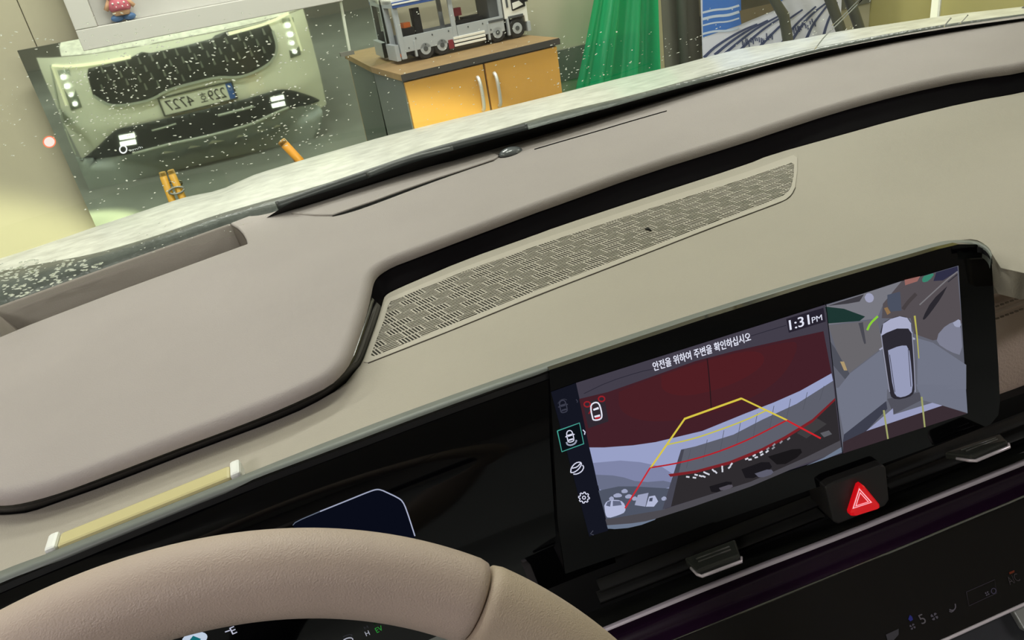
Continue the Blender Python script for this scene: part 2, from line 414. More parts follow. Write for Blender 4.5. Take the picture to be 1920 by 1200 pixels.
# ---------------------------------------------------------------- model truck
tr0 = onz(742, 117, ztop); tr1 = onz(1002, 71, ztop)
tv = .30; tu = (tr0 - cF).dot(WX); TLn = (tr1 - tr0).dot(WX)
print('TRUCK len %.2f v %.2f' % (TLn, tv))
hp = .0027; TLn *= 1.07
M_TG = mat('brick_grey', (165, 170, 176), .4); M_TD = mat('brick_dark', (74, 78, 82), .45); M_TW = mat('brick_white', (232, 230, 224), .35)
M_TB = mat('brick_blue', (56, 84, 150), .4); M_TK = mat('brick_black', (28, 28, 30), .45); M_TO = mat('brick_orange', (205, 105, 45), .4); M_TR_ = mat('brick_red', (120, 40, 50), .4)
tt = thing('model_truck', 'white and grey toy brick truck with open cargo box on the cabinet', 'toy truck', tr0 + WX * (TLn / 2) + WN * .09)
TWD = .17
def T(u, v, z): return cF + WX * (tu + u * TLn) + WN * (tv + v) + ZA * (z * hp)
def tbx(name, u0, u1, v0, v1, z0, z1, m, parent=tt, bev=.0012):
    a = T(u0, v0, z0); b = T(u1, v1, z1)
    return boxo(name, (a + b) / 2, WAX, ((u1 - u0) * TLn, abs(v1 - v0), abs(z1 - z0) * hp), m, parent, bev)
tbx('chassis', .02, .97, .03, TWD - .03, 12, 19, M_TK)
tbx('cargo_floor', .015, .78, .008, TWD - .008, 19, 22, M_TD)
for v0, v1 in ((.0, .007), (TWD - .007, TWD)):
    for a, b in ((.03, .40), (.435, .775)):
        sp = tbx('side_panel', a, b, v0, v1, 19, 46, M_TG)
        for u_ in range(6):
            x_ = a + (b - a) * (u_ + .5) / 6
            tbx('stud', x_ - .004, x_ + .004, v0 - .0015 if v0 == 0 else v1, v0 if v0 == 0 else v1 + .0015, 24 + 14 * (u_ % 2), 27 + 14 * (u_ % 2), M_TD, sp, 0)
for v in (0, TWD - .012):
    tbx('pillar', .40, .432, v, v + .012, 18, 96, M_TG)
    tbx('pillar', .775, .80, v, v + .012, 18, 98, M_TG)
tbx('rear_frame', .0, .035, 0, .022, 8, 108, M_TG); tbx('rear_frame', .0, .035, TWD - .022, TWD, 8, 108, M_TG)
tbx('rear_header', .0, .028, .022, TWD - .022, 96, 108, M_TG)
tbx('tail_lift', -.035, -.004, .012, TWD - .012, 6, 34, M_TG)
tbx('roof', .0, .80, -.004, TWD + .004, 102, 110, M_TW)
tbx('roof_edge', .0, .80, -.012, -.004, 96, 106, M_TB)
tbx('roof_edge_light', .0, .80, -.014, -.012, 101, 104, M_TW)
tbx('bulkhead', .70, .775, .01, TWD - .01, 22, 102, M_TD)
# cab
cab = slab('cab', [T(.815, .004, 38), T(.815, .004, 112), T(.94, .004, 112), T(.99, .004, 92), T(1.0, .004, 58), T(1.0, .004, 26), T(.975, .004, 26), T(.97, .004, 38)], WN, TWD - .008, M_TW, tt, .003)
slab('side_window', [T(.878, .003, 50), T(.878, .003, 82), T(.955, .003, 82), T(.985, .003, 68), T(.988, .003, 54)], -WN, .003, M_TK, cab)
slab('window_trim', [T(.885, .0, 53), T(.885, .0, 64), T(.94, .0, 66), T(.97, .0, 58)], -WN, .003, M_TW, cab)
tbx('door_vent', .838, .852, .0, .004, 58, 76, M_TD, cab, 0)
tbx('bumper', .985, 1.01, .0, TWD, 8, 26, M_TG)
tbx('front_grille', .992, 1.004, .02, TWD - .02, 28, 56, M_TD)
tbx('mirror_arm', .98, 1.0, -.02, -.004, 62, 92, M_TK)
def wheel(u, z=18, r=17.8):
    for v0, dr in ((.002, -1), (TWD - .002, 1)):
        c = T(u, v0, z)
        ty = cyl('tyre', c, WN * (-dr), r * hp, .035, M_TK, tt, 22, .005)
        cyl('hub', c + WN * (dr * .002), WN * (-dr), r * hp * .58, .006, M_TG, ty, 16)
        cyl('hub_centre', c + WN * (dr * .004), WN * (-dr), r * hp * .25, .004, M_TD, ty, 12)
for u in (.18, .305, .74, .90): wheel(u)
for u in (.74, .90): tbx('fender', u - .075, u - .06, -.002, .02, 8, 38, M_TG); tbx('fender', u - .06, u + .06, -.002, .02, 37.5, 42, M_TD)
tbx('fender', .10, .115, -.002, .02, 8, 36, M_TG)
for z in (12, 18.5, 25): tbx('side_skirt', .395, .64, -.004, .002, z - 2.2, z + 2.2, M_TW)
tbx('skirt_back', .39, .645, .002, .008, 8, 29, M_TK)
tbx('tool_box', .352, .39, -.002, .03, 8, 24, M_TR_)
tbx('rear_lamp', -.006, .0, .01, .03, 12, 18, M_TO)
# small toy forklift, seat and red piece inside the cargo box
def toybox(nm, lab, cat, u, v, parts):
    r = thing(nm, lab, cat, T(u, v, 22))
    for n, u0, u1, v0, v1, z0, z1, m in parts: tbx(n, u + u0, u + u1, v + v0, v + v1, 22.1 + z0, 22.1 + z1, m, r)
    return r
toybox('toy_forklift', 'tiny black and orange toy forklift in the truck cargo box', 'toy', .1, .05,
       [('body', -.035, .05, 0, .06, 4, 36, M_TK), ('cowl', -.02, .03, .005, .055, 36, 45, M_TO), ('mast', .065, .12, .02, .06, 2, 66, M_TK), ('wheel', -.03, .0, -.004, .064, .2, 9, M_TK), ('wheel', .03, .055, -.004, .064, .2, 9, M_TK)])
toybox('toy_pallet_loader', 'tiny black toy loader with red seat in the truck cargo box', 'toy', .52, .05,
       [('body', -.06, .15, 0, .05, .2, 30, M_TK), ('seat', -.075, .0, .005, .045, 38, 52, M_TR_), ('seat_post', -.04, -.02, .015, .035, 30, 38, M_TK), ('hood', .0, .13, .005, .045, 30, 34, M_TK)])

# ---------------------------------------------------------------- green plastic sheet
M_GREEN = bpy.data.materials.new('green_plastic'); M_GREEN.use_nodes = True
nt = M_GREEN.node_tree; nt.nodes.clear(); N = nt.nodes.new; L = nt.links.new
tr_ = N('ShaderNodeBsdfTransparent'); tr_.inputs[0].default_value = lin((60, 225, 160))
df = N('ShaderNodeBsdfDiffuse'); df.inputs[0].default_value = lin((30, 205, 140)); tl = N('ShaderNodeBsdfTranslucent'); tl.inputs[0].default_value = lin((30, 205, 140))
a_ = N('ShaderNodeMixShader'); a_.inputs[0].default_value = .4; L(df.outputs[0], a_.inputs[1]); L(tl.outputs[0], a_.inputs[2])
gl = N('ShaderNodeBsdfGlossy'); gl.inputs['Roughness'].default_value = .2
b_ = N('ShaderNodeMixShader'); b_.inputs[0].default_value = .62; L(tr_.outputs[0], b_.inputs[1]); L(a_.outputs[0], b_.inputs[2])
c_ = N('ShaderNodeMixShader'); c_.inputs[0].default_value = .06; L(b_.outputs[0], c_.inputs[1]); L(gl.outputs[0], c_.inputs[2])
o_ = N('ShaderNodeOutputMaterial'); L(c_.outputs[0], o_.inputs[0])
rows = []
for i in range(26):
    y = -330 + i * 24
    a = wall(1115 - .19 * y, y, .32); b = wall(1226 + .02 * y, y, .32); rw = []
    for j in range(41):
        u = j / 40; p = a.lerp(b, u); am = .012 + .03 * (i / 25)
        rw.append(p + WN * (am * math.sin(u * 17 + .3 * math.sin(i * .3)) + .6 * am * math.sin(u * 41 + i * .08)))
    rows.append(rw)
o = loft('plastic_sheet', rows, M_GREEN); tag(o, 'hanging sheet of translucent green plastic between cabinet and poster', 'plastic sheet')
# rail that carries it
ra = rows[0][0] - WX * .15; rb = rows[0][-1] + WX * .06
t = thing('hanging_rail', 'ceiling rail carrying the green plastic sheet', 'rail', (ra + rb) / 2)
tubeo('rail_tube', [ra, rb], .015, M_TG, t)
for p in (ra.lerp(rb, .05), ra.lerp(rb, .95)): tubeo('hanger', [p, V((p.x, p.y, ROOM_H - .001))], .008, M_TG, t, 8)
# beige upright beside it, grey board with a pipe
def upright(name, px0, px1, y, d, thick, z0, z1, m, label, cat, bev=.004):
    a, b = ws(px0, y, d), ws(px1, y, d)
    o = boxo(name, wpt((a + b) / 2, (z0 + z1) / 2, d), WAX, (b - a, thick, z1 - z0), m, None, bev); return tag(o, label, cat)
upright('wooden_post', 1227, 1239, 60, .28, .04, 0, 2.4, mat('post_beige', (176, 164, 132), .6, var=.05), 'narrow beige post beside the green plastic sheet', 'post')
upright('grey_board', 1241, 1311, 60, .2, .02, 0, 2.2, mat('board_grey', (118, 118, 106), .6, var=.05), 'tall plain grey board standing beside the poster', 'board')
pa, pb = wall(1272, -60, .27), wall(1284, 120, .27)
tag(tubeo('grey_pipe', [V((pa.x, pa.y, 2.0)), V((pb.x, pb.y, 0))], .03, mat('pipe_grey', (88, 90, 84), .5)), 'upright dark grey pipe in front of the grey board', 'pipe')

# ---------------------------------------------------------------- poster: snowy rows under blue sky
PD = .34
def pp(px, py, k=0): return wall(px, py, PD + .004 + .0006 * k)
p_ = [wall(1314, 0, PD), wall(1576, 30, PD)]
a, b = (p_[0] - WP).dot(WX), (p_[1] - WP).dot(WX)
t = thing('poster_panel', 'poster board printed with snowy field rows under blue sky', 'poster', wpt((a + b) / 2, .2, PD))
M_PW = mat('print_snow', (222, 222, 240), .5)
boxo('board', wpt((a + b) / 2, 1.05, PD + .0), WAX, (b - a, .006, 1.9), M_PW, t)
for i, x in enumerate((a + .08, b - .08)): boxo('foot', wpt(x, .05, PD), WAX, (.04, .1, .099), M_TK, t)
def ppoly(name, pts, col, k=1):
    return mesh(name, [pp(x, y, k) for x, y in pts], [tuple(range(len(pts)))], mat('print_%d_%d_%d' % col, col, .5), t)
def ribbon_pts(pts, w):
    out_a, out_b = [], []
    for i, p in enumerate(pts):
        q = (pts[min(i + 1, len(pts) - 1)][0] - pts[max(i - 1, 0)][0], pts[min(i + 1, len(pts) - 1)][1] - pts[max(i - 1, 0)][1])
        l = math.hypot(*q) or 1; nx, ny = -q[1] / l, q[0] / l
        ww = w[i] if isinstance(w, (list, tuple)) else w
        out_a.append((p[0] + nx * ww / 2, p[1] + ny * ww / 2)); out_b.append((p[0] - nx * ww / 2, p[1] - ny * ww / 2))
    return out_a, out_b
def ribbon(name, pts, w, f, m, parent, it=2):
    pts = px_line(pts, it) if it else list(pts)
    if isinstance(w, tuple): w = [w[0] + (w[1] - w[0]) * i / (len(pts) - 1) for i in range(len(pts))]
    A, B = ribbon_pts(pts, w); k = len(pts)
    return mesh(name, [f(*p) for p in A] + [f(*p) for p in B], [(i, i + 1, k + i + 1, k + i) for i in range(k - 1)], m, parent)
ppoly('printed_sky', [(1315, -260), (1580, -260), (1573, -60), (1387, 47), (1318, 70)], (66, 118, 204))
for i, (y0, y1, wd) in enumerate(((18, 10, 4), (30, 22, 5), (42, 34, 3), (-20, -30, 6), (-60, -75, 8), (58, 52, 4))):
    ribbon('printed_cloud', [(1317, y0 + 6), (1340, y0), (1365, (y0 + y1) / 2 + 3), (1386, y1)], wd, lambda x, y: pp(x, y, 2), mat('print_cloud', (200, 212, 236), .5), t)
ppoly('printed_dark_box', [(1387, -120), (1470, -120), (1455, 18), (1390, 45)], (74, 70, 58), 2)  # flat patch for a dark box that stands before the poster
ppoly('printed_hill', [(1387, 20), (1455, 4), (1455, 18), (1390, 45)], (112, 100, 78), 3)
for c in ([(1315, 108), (1340, 88), (1385, 60), (1420, 45)], [(1340, 103), (1365, 82), (1400, 58), (1440, 38)], [(1362, 98), (1388, 76), (1420, 52), (1460, 30)], [(1390, 92), (1410, 72), (1440, 48), (1480, 24)],
          [(1430, 82), (1445, 66), (1470, 42), (1505, 18)], [(1470, 75), (1480, 60), (1500, 38), (1530, 12)], [(1490, 68), (1505, 45), (1525, 24), (1550, 5)], [(1515, 66), (1524, 46), (1542, 22), (1558, 2)], [(1545, 64), (1550, 46), (1560, 22), (1570, 4)]):
    e_ = (c[0][0] * 2 - c[1][0], c[0][1] * 2 - c[1][1]); c = ([e_] if e_[0] > 1320 else []) + [(max(1320, x), y) for x, y in c]
    ribbon('printed_row', c, (6, 3), lambda x, y: pp(x, y, 2), mat('print_row', (66, 76, 116), .5), t)
random.seed(3)
for x0, x1, y0 in ((1392, 1450, 84), (1480, 1532, 56)):
    x = x0
    while x < x1:
        y = y0 - (x - x0) * .28 + random.uniform(-6, 5); h = random.uniform(6, 11)
        ribbon('printed_stake', [(x, y - h / 2), (x + 1, y + h / 2)], 2.2, lambda a, b: pp(a, b, 3), mat('print_row', (74, 82, 118), .5), t, 0)
        x += random.uniform(2.6, 4.2)
# tripod with dark legs in front of the poster
t = thing('tripod', 'dark grey tripod with thick legs in front of the poster', 'tripod', wpt(ws(1520, 20, .7), 0, .7))
TD = mat('tripod_dark', (84, 84, 74), .5)
def wd(px, py, d): return wall(px, py, d)
hub = wd(1500, -190, .62)
tag(tubeo('center_column', [hub - ZA * .12, hub + ZA * .35], .025, TD, t), None)
for pts in ([(1446, -10), (1470, 30), (1478, 80)], [(1553, -10), (1578, 60)], [(1590, -10), (1614, 60)]):
    q = [wd(x, y, .62) for x, y in pts]; e = q[-1] + (q[-1] - q[-2]) * (q[-1].z / max(.05, (q[-2] - q[-1]).z)); e.z = 0
    e.x = q[-1].x + (e.x - q[-1].x) * .3; e.y = q[-1].y + (e.y - q[-1].y) * .3
    leg = tubeo('leg', [hub] + q + [e], [.03] * (len(q) + 1) + [.026], TD, t)
# upright glowing tube on the right wall
q = on_plane(1752, 15, V((XR - .03, 0, 0)), XA)
t = thing('wall_tube_lamp', 'slim upright white tube lamp on the right wall', 'lamp', V((XR - .001, q.y, .2)))
cyl('tube', V((XR - .03, q.y, .25)), ZA, .02, 1.3, glow((255, 250, 225), 1.1), t)
boxo('backplate', V((XR - .006, q.y, .9)), (XA, YA, ZA), (.012, .05, 1.4), mat('lamp_white', (225, 225, 222), .5), t)
# yellow stands in front of the mirror
M_YEL = mat('stand_yellow', (205, 155, 48), .45)
t = thing('step_stool', 'yellow folding step stool standing before the mirror', 'stool', V((wall(325, 350, .115).x, wall(325, 350, .115).y, 0)))
for (x0, y0, x1, y1) in ((306, 331, 323, 378), (322, 327, 344, 376)):
    a = wall(x0, y0, .115); b = wall(x1, y1, .115); d = (b - a).normalized()
    e = a + d * (a.z / -d.z)
    tubeo('rail', [a, e], .0165, M_YEL, t)
a = wall(331, 357, .13); bm = bmesh.new()
tube(bm, [a + WX * (.035 * math.cos(k * math.pi / 8)) + ZA * (.016 * math.sin(k * math.pi / 8)) for k in range(17)], .005, 8); obj('tread_loop', bm, mat('loop_grey', (150, 150, 140), .4, metal=.6), t, True)
a = wall(534, 271, .115); b = wall(563, 302, .115); d = (b - a).normalized(); e = a + d * (a.z / -d.z) * .5
a2 = V((a.x, a.y, a.z)); e = b + (b - a) * 2.2; e = V((e.x, e.y, 0))
t = thing('orange_prop', 'orange bar leaning at the mirror foot', 'bar', e)
tubeo('bar', [a2, b, e], .022, mat('stand_orange', (205, 140, 40), .45), t)
# ================================================================== THE CAR OUTSIDE
M_PAINT = mat('pearl_paint', (236, 240, 228), .25, spec=.5, coat=.6, var=.015, vscale=2)
M_HOOD = mat('wet_hood_paint', (222, 222, 214), .34, spec=.5, coat=.5, coatr=.15, bump=1.0, bscale=70, var=.2, vscale=30)
M_GRDARK = mat('grille_dark', (52, 56, 54), .4, spec=.5)
M_BUMPDK = mat('bumper_dark', (58, 64, 64), .5)
M_LIP = mat('lip_silver', (176, 184, 176), .35)
FY = 1.93
car = thing('car_front', 'pearl white car front with lit lamps and number plate ahead of the windshield', 'car', V((0, 1.6, 0)))
def fas_y(x): return FY - .42 * (abs(x) / .95) ** 3.2
def fas_prof(z):   # lean of the nose
    return -.10 * max(0, (z - .72) / .28) ** 2 - .06 * max(0, (.42 - z) / .2)
def solve_img(px, py, y):
    d = mird(ray(px, py)); o = mirp(CAM); return o + d * ((y - o.y) / d.y)
ZT = solve_img(300, 82, FY).z
print('fascia top', ZT, 'drl', solve_img(95, 117, FY - .15), solve_img(540, 22, FY - .15), 'mirror tilt', math.degrees(math.asin(MN.z)))
rows = []
NX = 61
for z in [.16 + (ZT - .16) * i / 24 for i in range(25)]:
    rows.append([V((-.95 + 1.9 * j / (NX - 1), fas_y(-.95 + 1.9 * j / (NX - 1)) + fas_prof(z), z)) for j in range(NX)])
fas = loft('bumper_cover', rows, M_PAINT, car)
fbv = BVHTree.FromPolygons([v.co for v in fas.data.vertices], [tuple(p.vertices) for p in fas.data.polygons])
def onf(px, py, k=1.0):
    """point of the nose whose mirror image shows at this pixel"""
    d = mird(ray(px, py)); o = mirp(CAM)
    h = fbv.ray_cast(o, d)
    q = h[0] if h[0] is not None else o + d * ((FY - .2 - o.y) / d.y)
    return q + V((0, .003 * k, 0))
def fpatch(name, pts, m, k=1.0, parent=car, t=.004, it=0, grid=0):
    pts = px_line(pts + [pts[0]], it)[:-1] if it else pts
    # triangulate in pixel space with inner points so that the patch follows the nose
    vs = [V(p) for p in pts]; n = len(vs); ed = [(i, (i + 1) % n) for i in range(n)]
    if grid:
        x0, x1 = min(p[0] for p in pts), max(p[0] for p in pts); y0, y1 = min(p[1] for p in pts), max(p[1] for p in pts)
        x = x0 + grid / 2
        while x < x1:
            y = y0 + grid / 2
            while y < y1: vs.append(V((x, y))); y += grid
            x += grid
    cv, ce, cf, *_ = delaunay_2d_cdt(vs, ed, [], 0, 1e-4)
    def ins(p):
        c = False
        for a, b in zip(pts, pts[1:] + pts[:1]):
            if (a[1] > p[1]) != (b[1] > p[1]) and p[0] < (b[0] - a[0]) * (p[1] - a[1]) / (b[1] - a[1]) + a[0]: c = not c
        return c
    fs = [tuple(f) for f in cf if ins((sum(cv[i].x for i in f) / len(f), sum(cv[i].y for i in f) / len(f)))]
    o = mesh(name, [onf(p.x, p.y, k) for p in cv], fs, m, parent, smooth=True)
    if t: solid(o, t, 0)
    return o
def fribbon(name, pts, w, m, k=2.0, parent=car, it=2, t=.003):
    o = ribbon(name, pts, w, lambda x, y: onf(x, y, k), m, parent, it)
    if t: solid(o, t, 0)
    return o
GR = [(164, 140), (166, 128), (190, 122), (235, 112), (252, 104), (266, 97), (282, 99), (340, 87), (397, 72), (403, 66), (425, 58), (470, 48), (500, 40), (510, 57), (519, 87), (515, 105), (502, 120), (470, 137), (442, 144), (410, 142), (360, 154), (315, 166), (287, 184), (255, 192), (225, 196), (205, 195), (188, 186), (175, 178)]
gr = fpatch('grille', GR, M_GRDARK, 4, car, grid=9)
fribbon('grille_rim', [(175, 178), (188, 187), (205, 196), (225, 197), (255, 193), (287, 185), (315, 167), (360, 155), (410, 143), (442, 145), (470, 138), (502, 121), (515, 106), (520, 87), (511, 57)], 4.5, M_LIP, 6.5, car)
# grille fins in a staggered lattice
for r in range(4):
    for c in range(14):
        u = (c + .5 * (r % 2) + .3) / 14; x = 185 + u * 325; y0 = 131 - u * 76 + r * 17
        if not (150 < x < 512): continue
        dx = 2.5
        top, bot = (x - dx, y0 - 6), (x + dx, y0 + 6)
        lo = 196 - u * 90 if u > .55 else 190 - u * 50
        if bot[1] > lo - 8: continue
        fribbon('grille_fin', [top, bot], (2.2, 4.2), mat('fin_grey', (128, 134, 128), .35, metal=.3), 7, gr, 0)
# number plate
pc = [(297.5, 184), (435, 151), (443, 183.5), (308, 216)]
P4 = [onf(x, y, 5) for x, y in pc]
pcn = sum(P4, V()) / 4
pu = ((P4[1] - P4[0]) + (P4[2] - P4[3])).normalized(); pvv = ((P4[0] - P4[3]) + (P4[1] - P4[2])); pvv = (pvv - pu * pvv.dot(pu)).normalized()
pw = ((P4[1] - P4[0]).length + (P4[2] - P4[3]).length) / 2; ph = ((P4[0] - P4[3]).dot(pvv) + (P4[1] - P4[2]).dot(pvv)) / 2
pn = pu.cross(pvv)
if pn.y < 0: pn = -pn
pcn = V((pcn.x, max(p.y for p in P4) + .004, pcn.z))
XL = -pu                                   # left to right for someone facing the car
print('plate', pw, ph, pcn)
pl = boxo('number_plate', pcn, (pu, pn, pvv), (pw, .008, ph), mat('plate_white', (222, 226, 214), .4), car, .002)
def onpl(a, b, h=.0046): return pcn + XL * (a * pw) + pvv * (b * ph) + pn * h
M_PK = mat('plate_black', (30, 32, 34), .5)
slab('blue_band', [onpl(-.49, -.46), onpl(-.405, -.46), onpl(-.405, .46), onpl(-.49, .46)], pn, .0006, mat('plate_blue', (60, 100, 180), .4), pl)
bm = bmesh.new()
for i in range(12):
    a0 = i * math.pi / 6; c = onpl(-.448, .12, .0056)
    box(bm, c + (XL * math.cos(a0) + pvv * math.sin(a0)) * .011, XL, pn, pvv, .003, .0006, .003)
obj('emblem', bm, mat('plate_white', (222, 226, 214), .4), pl)
text('plate_digits', '229', onpl(-.375, -.30), XL, pvv, width=pw * .235, height=ph * .6, m=M_PK, parent=pl, lift=.0006)
text('plate_digits', '호', onpl(-.115, -.27), XL, pvv, width=pw * .095, height=ph * .55, m=M_PK, parent=pl, lift=.0006)
text('plate_digits', '4727', onpl(.065, -.30), XL, pvv, width=pw * .375, height=ph * .6, m=M_PK, parent=pl, lift=.0006)
bm = bmesh.new()
for a, b, sx, sz in ((0, .5, 1, .05), (0, -.5, 1, .05), (-.5, 0, .012, 1), (.5, 0, .012, 1)): box(bm, onpl(a, b, .002), XL, pn, pvv, sx * pw + .006, .012, sz * ph + .002)
obj('plate_frame', bm, mat('plate_holder', (70, 74, 66), .5), pl)
# lamps
WH, WY = (255, 255, 250), (255, 250, 215)
for lp, bar, vert, leds in (
    (1, [(245, 106), (200, 115), (160, 121), (125, 124), (98, 122)], [(98, 124), (108, 150), (125, 198)], [(119, 144, 9), (126, 161, 9), (133, 177, 7), (141, 194, 8)]),
    (2, [(428, 63), (470, 52), (505, 42), (541, 24)], [(542, 27), (553, 55), (565, 95)], [(539, 47, 9), (544, 64, 9), (547, 80, 7.5), (552, 96, 7.5)])):
    hx = [(a[0], a[1]) for a in leds]
    L0 = fpatch('headlamp', [(hx[0][0] - 11, hx[0][1] - 12), (hx[0][0] + 10, hx[0][1] - 15), (hx[3][0] + 12, hx[3][1] + 6), (hx[3][0] - 7, hx[3][1] + 13)], mat('lamp_housing', (150, 160, 150), .2, coat=.5), 2, car)
    fribbon('running_light', bar, (6.5, 4.5), glow(WY, 1.5), 5, L0)
    fribbon('running_light', vert, (4, 3), glow(WY, .95), 5, L0)
    for x, y, s in leds:
        s *= .62
        fpatch('lamp_lens', [(x - s * .95, y - s * .6), (x - s * .4, y - s * .95), (x + s * .6, y - s * .85), (x + s, y - s * .1), (x + s * .8, y + s * .7), (x, y + s * .95), (x - s * .8, y + s * .6)], glow(WH, 2), 5, L0)
BL = [(142, 292), (160, 297), (255, 284), (322, 268), (375, 257), (475, 230), (535, 202), (602, 190), (606, 235), (560, 300), (440, 380), (330, 420), (200, 420), (165, 350)]
fpatch('bumper_underside', BL, mat('bumper_grey', (150, 160, 160), .5), 7, car, it=2, grid=10)
IN = [(150, 300), (170, 285), (190, 267), (205, 252), (220, 240), (250, 234), (300, 223), (350, 212), (420, 195), (475, 180), (520, 167), (535, 166), (556, 170), (592, 182), (602, 190), (535, 203), (475, 231), (375, 258), (322, 268), (255, 286)]
itk = fpatch('lower_intake', IN, M_BUMPDK, 9, car, it=2, grid=10)
tubeo('intake_lip', [onf(x, y, 11) for x, y in px_line([(250, 286), (275, 280), (322, 267), (375, 257), (430, 243), (475, 230), (520, 208), (540, 200)], 2)], .011, M_LIP, itk, 8)
tubeo('intake_blade', [onf(x, y, 11) for x, y in px_line([(285, 243), (305, 238), (330, 230)], 1)], .006, M_LIP, itk, 8)
tubeo('intake_blade', [onf(x, y, 11) for x, y in px_line([(408, 215), (440, 207), (475, 198)], 1)], .009, M_LIP, itk, 8)
for y0, a in ((254, 240), (266, 242)):
    fpatch('fog_lamp', [(a - 17, y0 - 1.5), (a + 12, y0 - 7), (a + 14, y0 + 1.5), (a - 15, y0 + 6)], glow(WH, 2.6), 12, itk)
for y0, a in ((182, 519), (194, 521)):
    fpatch('fog_lamp', [(a - 13, y0 - .5), (a + 11, y0 - 6), (a + 13, y0 + 1.5), (a - 11, y0 + 6.5)], glow(WH, 2.6), 12, itk)
fribbon('fender_crease', [(95, 122), (110, 200), (125, 250), (142, 290)], 2.5, M_LIP, 2, car)

# headlamp beams
for x in (-.74, .74):
    l = bpy.data.lights.new('headlamp_beam', 'SPOT'); l.energy = 210 if x < 0 else 110; l.spot_size = math.radians(64); l.spot_blend = .3; l.shadow_soft_size = .05; l.color = (1, .99, .66)
    o = bpy.data.objects.new('headlamp_beam', l); COL.objects.link(o); o.location = V((x, fas_y(x) + .09, .80))
    o.rotation_euler = V((-.34 if x < 0 else .05, 1, -.60)).to_track_quat('-Z', 'Y').to_euler()

# hood: cowl edge, crest and nose
seal_top = [(-160, 545), (0, 508), (175, 477), (300, 440), (400, 404), (480, 381), (567, 357), (700, 317), (800, 282), (873, 262), (1040, 212), (1215, 172), (1340, 137), (1520, 92), (1565, 84), (1690, 62), (1790, 46), (1920, 30), (2100, 8)]
crest = [(-160, 545), (0, 492), (170, 428), (282, 391), (350, 368), (422, 356), (442, 341), (480, 326), (570, 299), (722, 255), (840, 226), (1040, 179), (1165, 147), (1265, 125), (1390, 92), (1520, 76), (1565, 66), (1690, 50), (1790, 37), (1920, 26), (2100, 2)]
beige_top = [(-160, 640), (0, 574), (200, 503), (330, 457), (430, 421), (470, 411), (497, 409), (540, 397), (607, 373), (700, 340), (800, 310), (900, 285), (1017, 250), (1165, 207), (1265, 176), (1390, 139), (1520, 107), (1565, 97), (1690, 72), (1790, 55), (1920, 37), (2100, 10)]
black_top = [(-160, 620), (0, 556), (200, 490), (330, 448), (430, 412), (480, 400), (567, 372), (620, 358), (700, 331), (800, 296), (900, 268), (1040, 229), (1165, 196), (1215, 181), (1340, 148), (1520, 101), (1565, 91), (1690, 67), (1790, 51), (1920, 34), (2100, 8)]
NS = 90
def xr(l, n=NS):
    """resample a pixel line at even x"""
    x0, x1 = l[0][0], l[-1][0]; out = []
    for i in range(n):
        x = x0 + (x1 - x0) * i / (n - 1)
        for a, b in zip(l, l[1:]):
            if a[0] <= x <= b[0]: out.append((x, a[1] + (b[1] - a[1]) * (x - a[0]) / (b[0] - a[0]))); break
    return out
def sm(l, it=3):
    for _ in range(it): l = [l[0]] + [(b[0], (a[1] + 2 * b[1] + c[1]) / 4) for a, b, c in zip(l, l[1:], l[2:])] + [l[-1]]
    return l
PS, PC, PB, PK = (sm(xr(l), k) for l, k in ((seal_top, 3), (crest, 1), (beige_top, 2), (black_top, 3)))
COWL = .025
def cowl(px, py, h=0): return on_plane(px, py, UPP + V((0, 0, -COWL + h)), LOWN)
cow0 = [cowl(*p) + V((0, -.0, 0)) for p in PK]
cow1 = [cowl(*p) for p in PS]
hc = []
for p in PC:
    d = ray(*p)
    # plan outline of the hood: straight nose, rounded corner, straight flank
    best = None
    t = .6
    while t < 3:
        q = CAM + d * t
        if q.y > 1.74 - .30 * min(1, abs(q.x) / .95) ** 3 or q.x > .97: break
        t += .004
    hc.append(CAM + d * t)
for i in range(len(hc)):          # never closer than the cowl edge
    if (hc[i] - CAM).length < (cow1[i] - CAM).length * 1.04: hc[i] = CAM + (hc[i] - CAM).normalized() * (cow1[i] - CAM).length * 1.04
mid = [[a.lerp(b, u) + V((0, 0, .012 * math.sin(u * math.pi))) for a, b in zip(cow1, hc)] for u in [k / 8 for k in range(9)]]
nose = [V((min(.94, max(-.94, c.x)), 0, 0)) for c in hc]
nose = [V((q.x, max(c.y + .01, fas_y(q.x) + fas_prof(ZT)), min(c.z - .01, ZT + .005))) for q, c in zip(nose, hc)]
for i, (q, c) in enumerate(zip(nose, hc)):      # the nose drops out of sight behind the crest
    hd = lambda p: math.hypot(p.x - CAM.x, p.y - CAM.y)
    q.z = min(q.z, CAM.z + (c.z - CAM.z) / hd(c) * hd(q) - .015)
rows = mid + [[a.lerp(b, u) - V((0, 0, .0)) + V((0, 0, (a.z - b.z) * .1 * math.sin(u * math.pi))) for a, b in zip(hc, nose)] for u in (.3, .6, .85, 1)]
loft('hood', rows, M_HOOD, car)
# cowl strip and wiper
M_COWL = mat('cowl_grey', (84, 88, 84), .3, spec=.5, bump=.5, bscale=160, var=.2, vscale=40)
ck = loft('cowl_panel', [[p - V((0, 0, .02)) for p in cow0], cow0, [a.lerp(b, .6) + V((0, 0, .004)) for a, b in zip(cow0, cow1)], cow1, [p + V((0, .012, -.02)) for p in cow1]], M_COWL, car)
wp = [cowl(x, y, .012) for x, y in ((520, 388), (620, 352), (720, 318), (800, 290), (880, 268), (990, 240))]
wt = thing('wiper', 'dark wiper blade parked along the foot of the windshield', 'wiper', wp[2])
tubeo('wiper_arm', smooth_line(wp, 2), .008, mat('wiper_black', (44, 46, 46), .4), wt)
wp = [cowl(x, y, .02) for x, y in ((690, 331), (760, 303), (850, 281))]
tubeo('wiper_blade', smooth_line(wp, 2), .006, mat('wiper_black', (44, 46, 46), .4), wt)

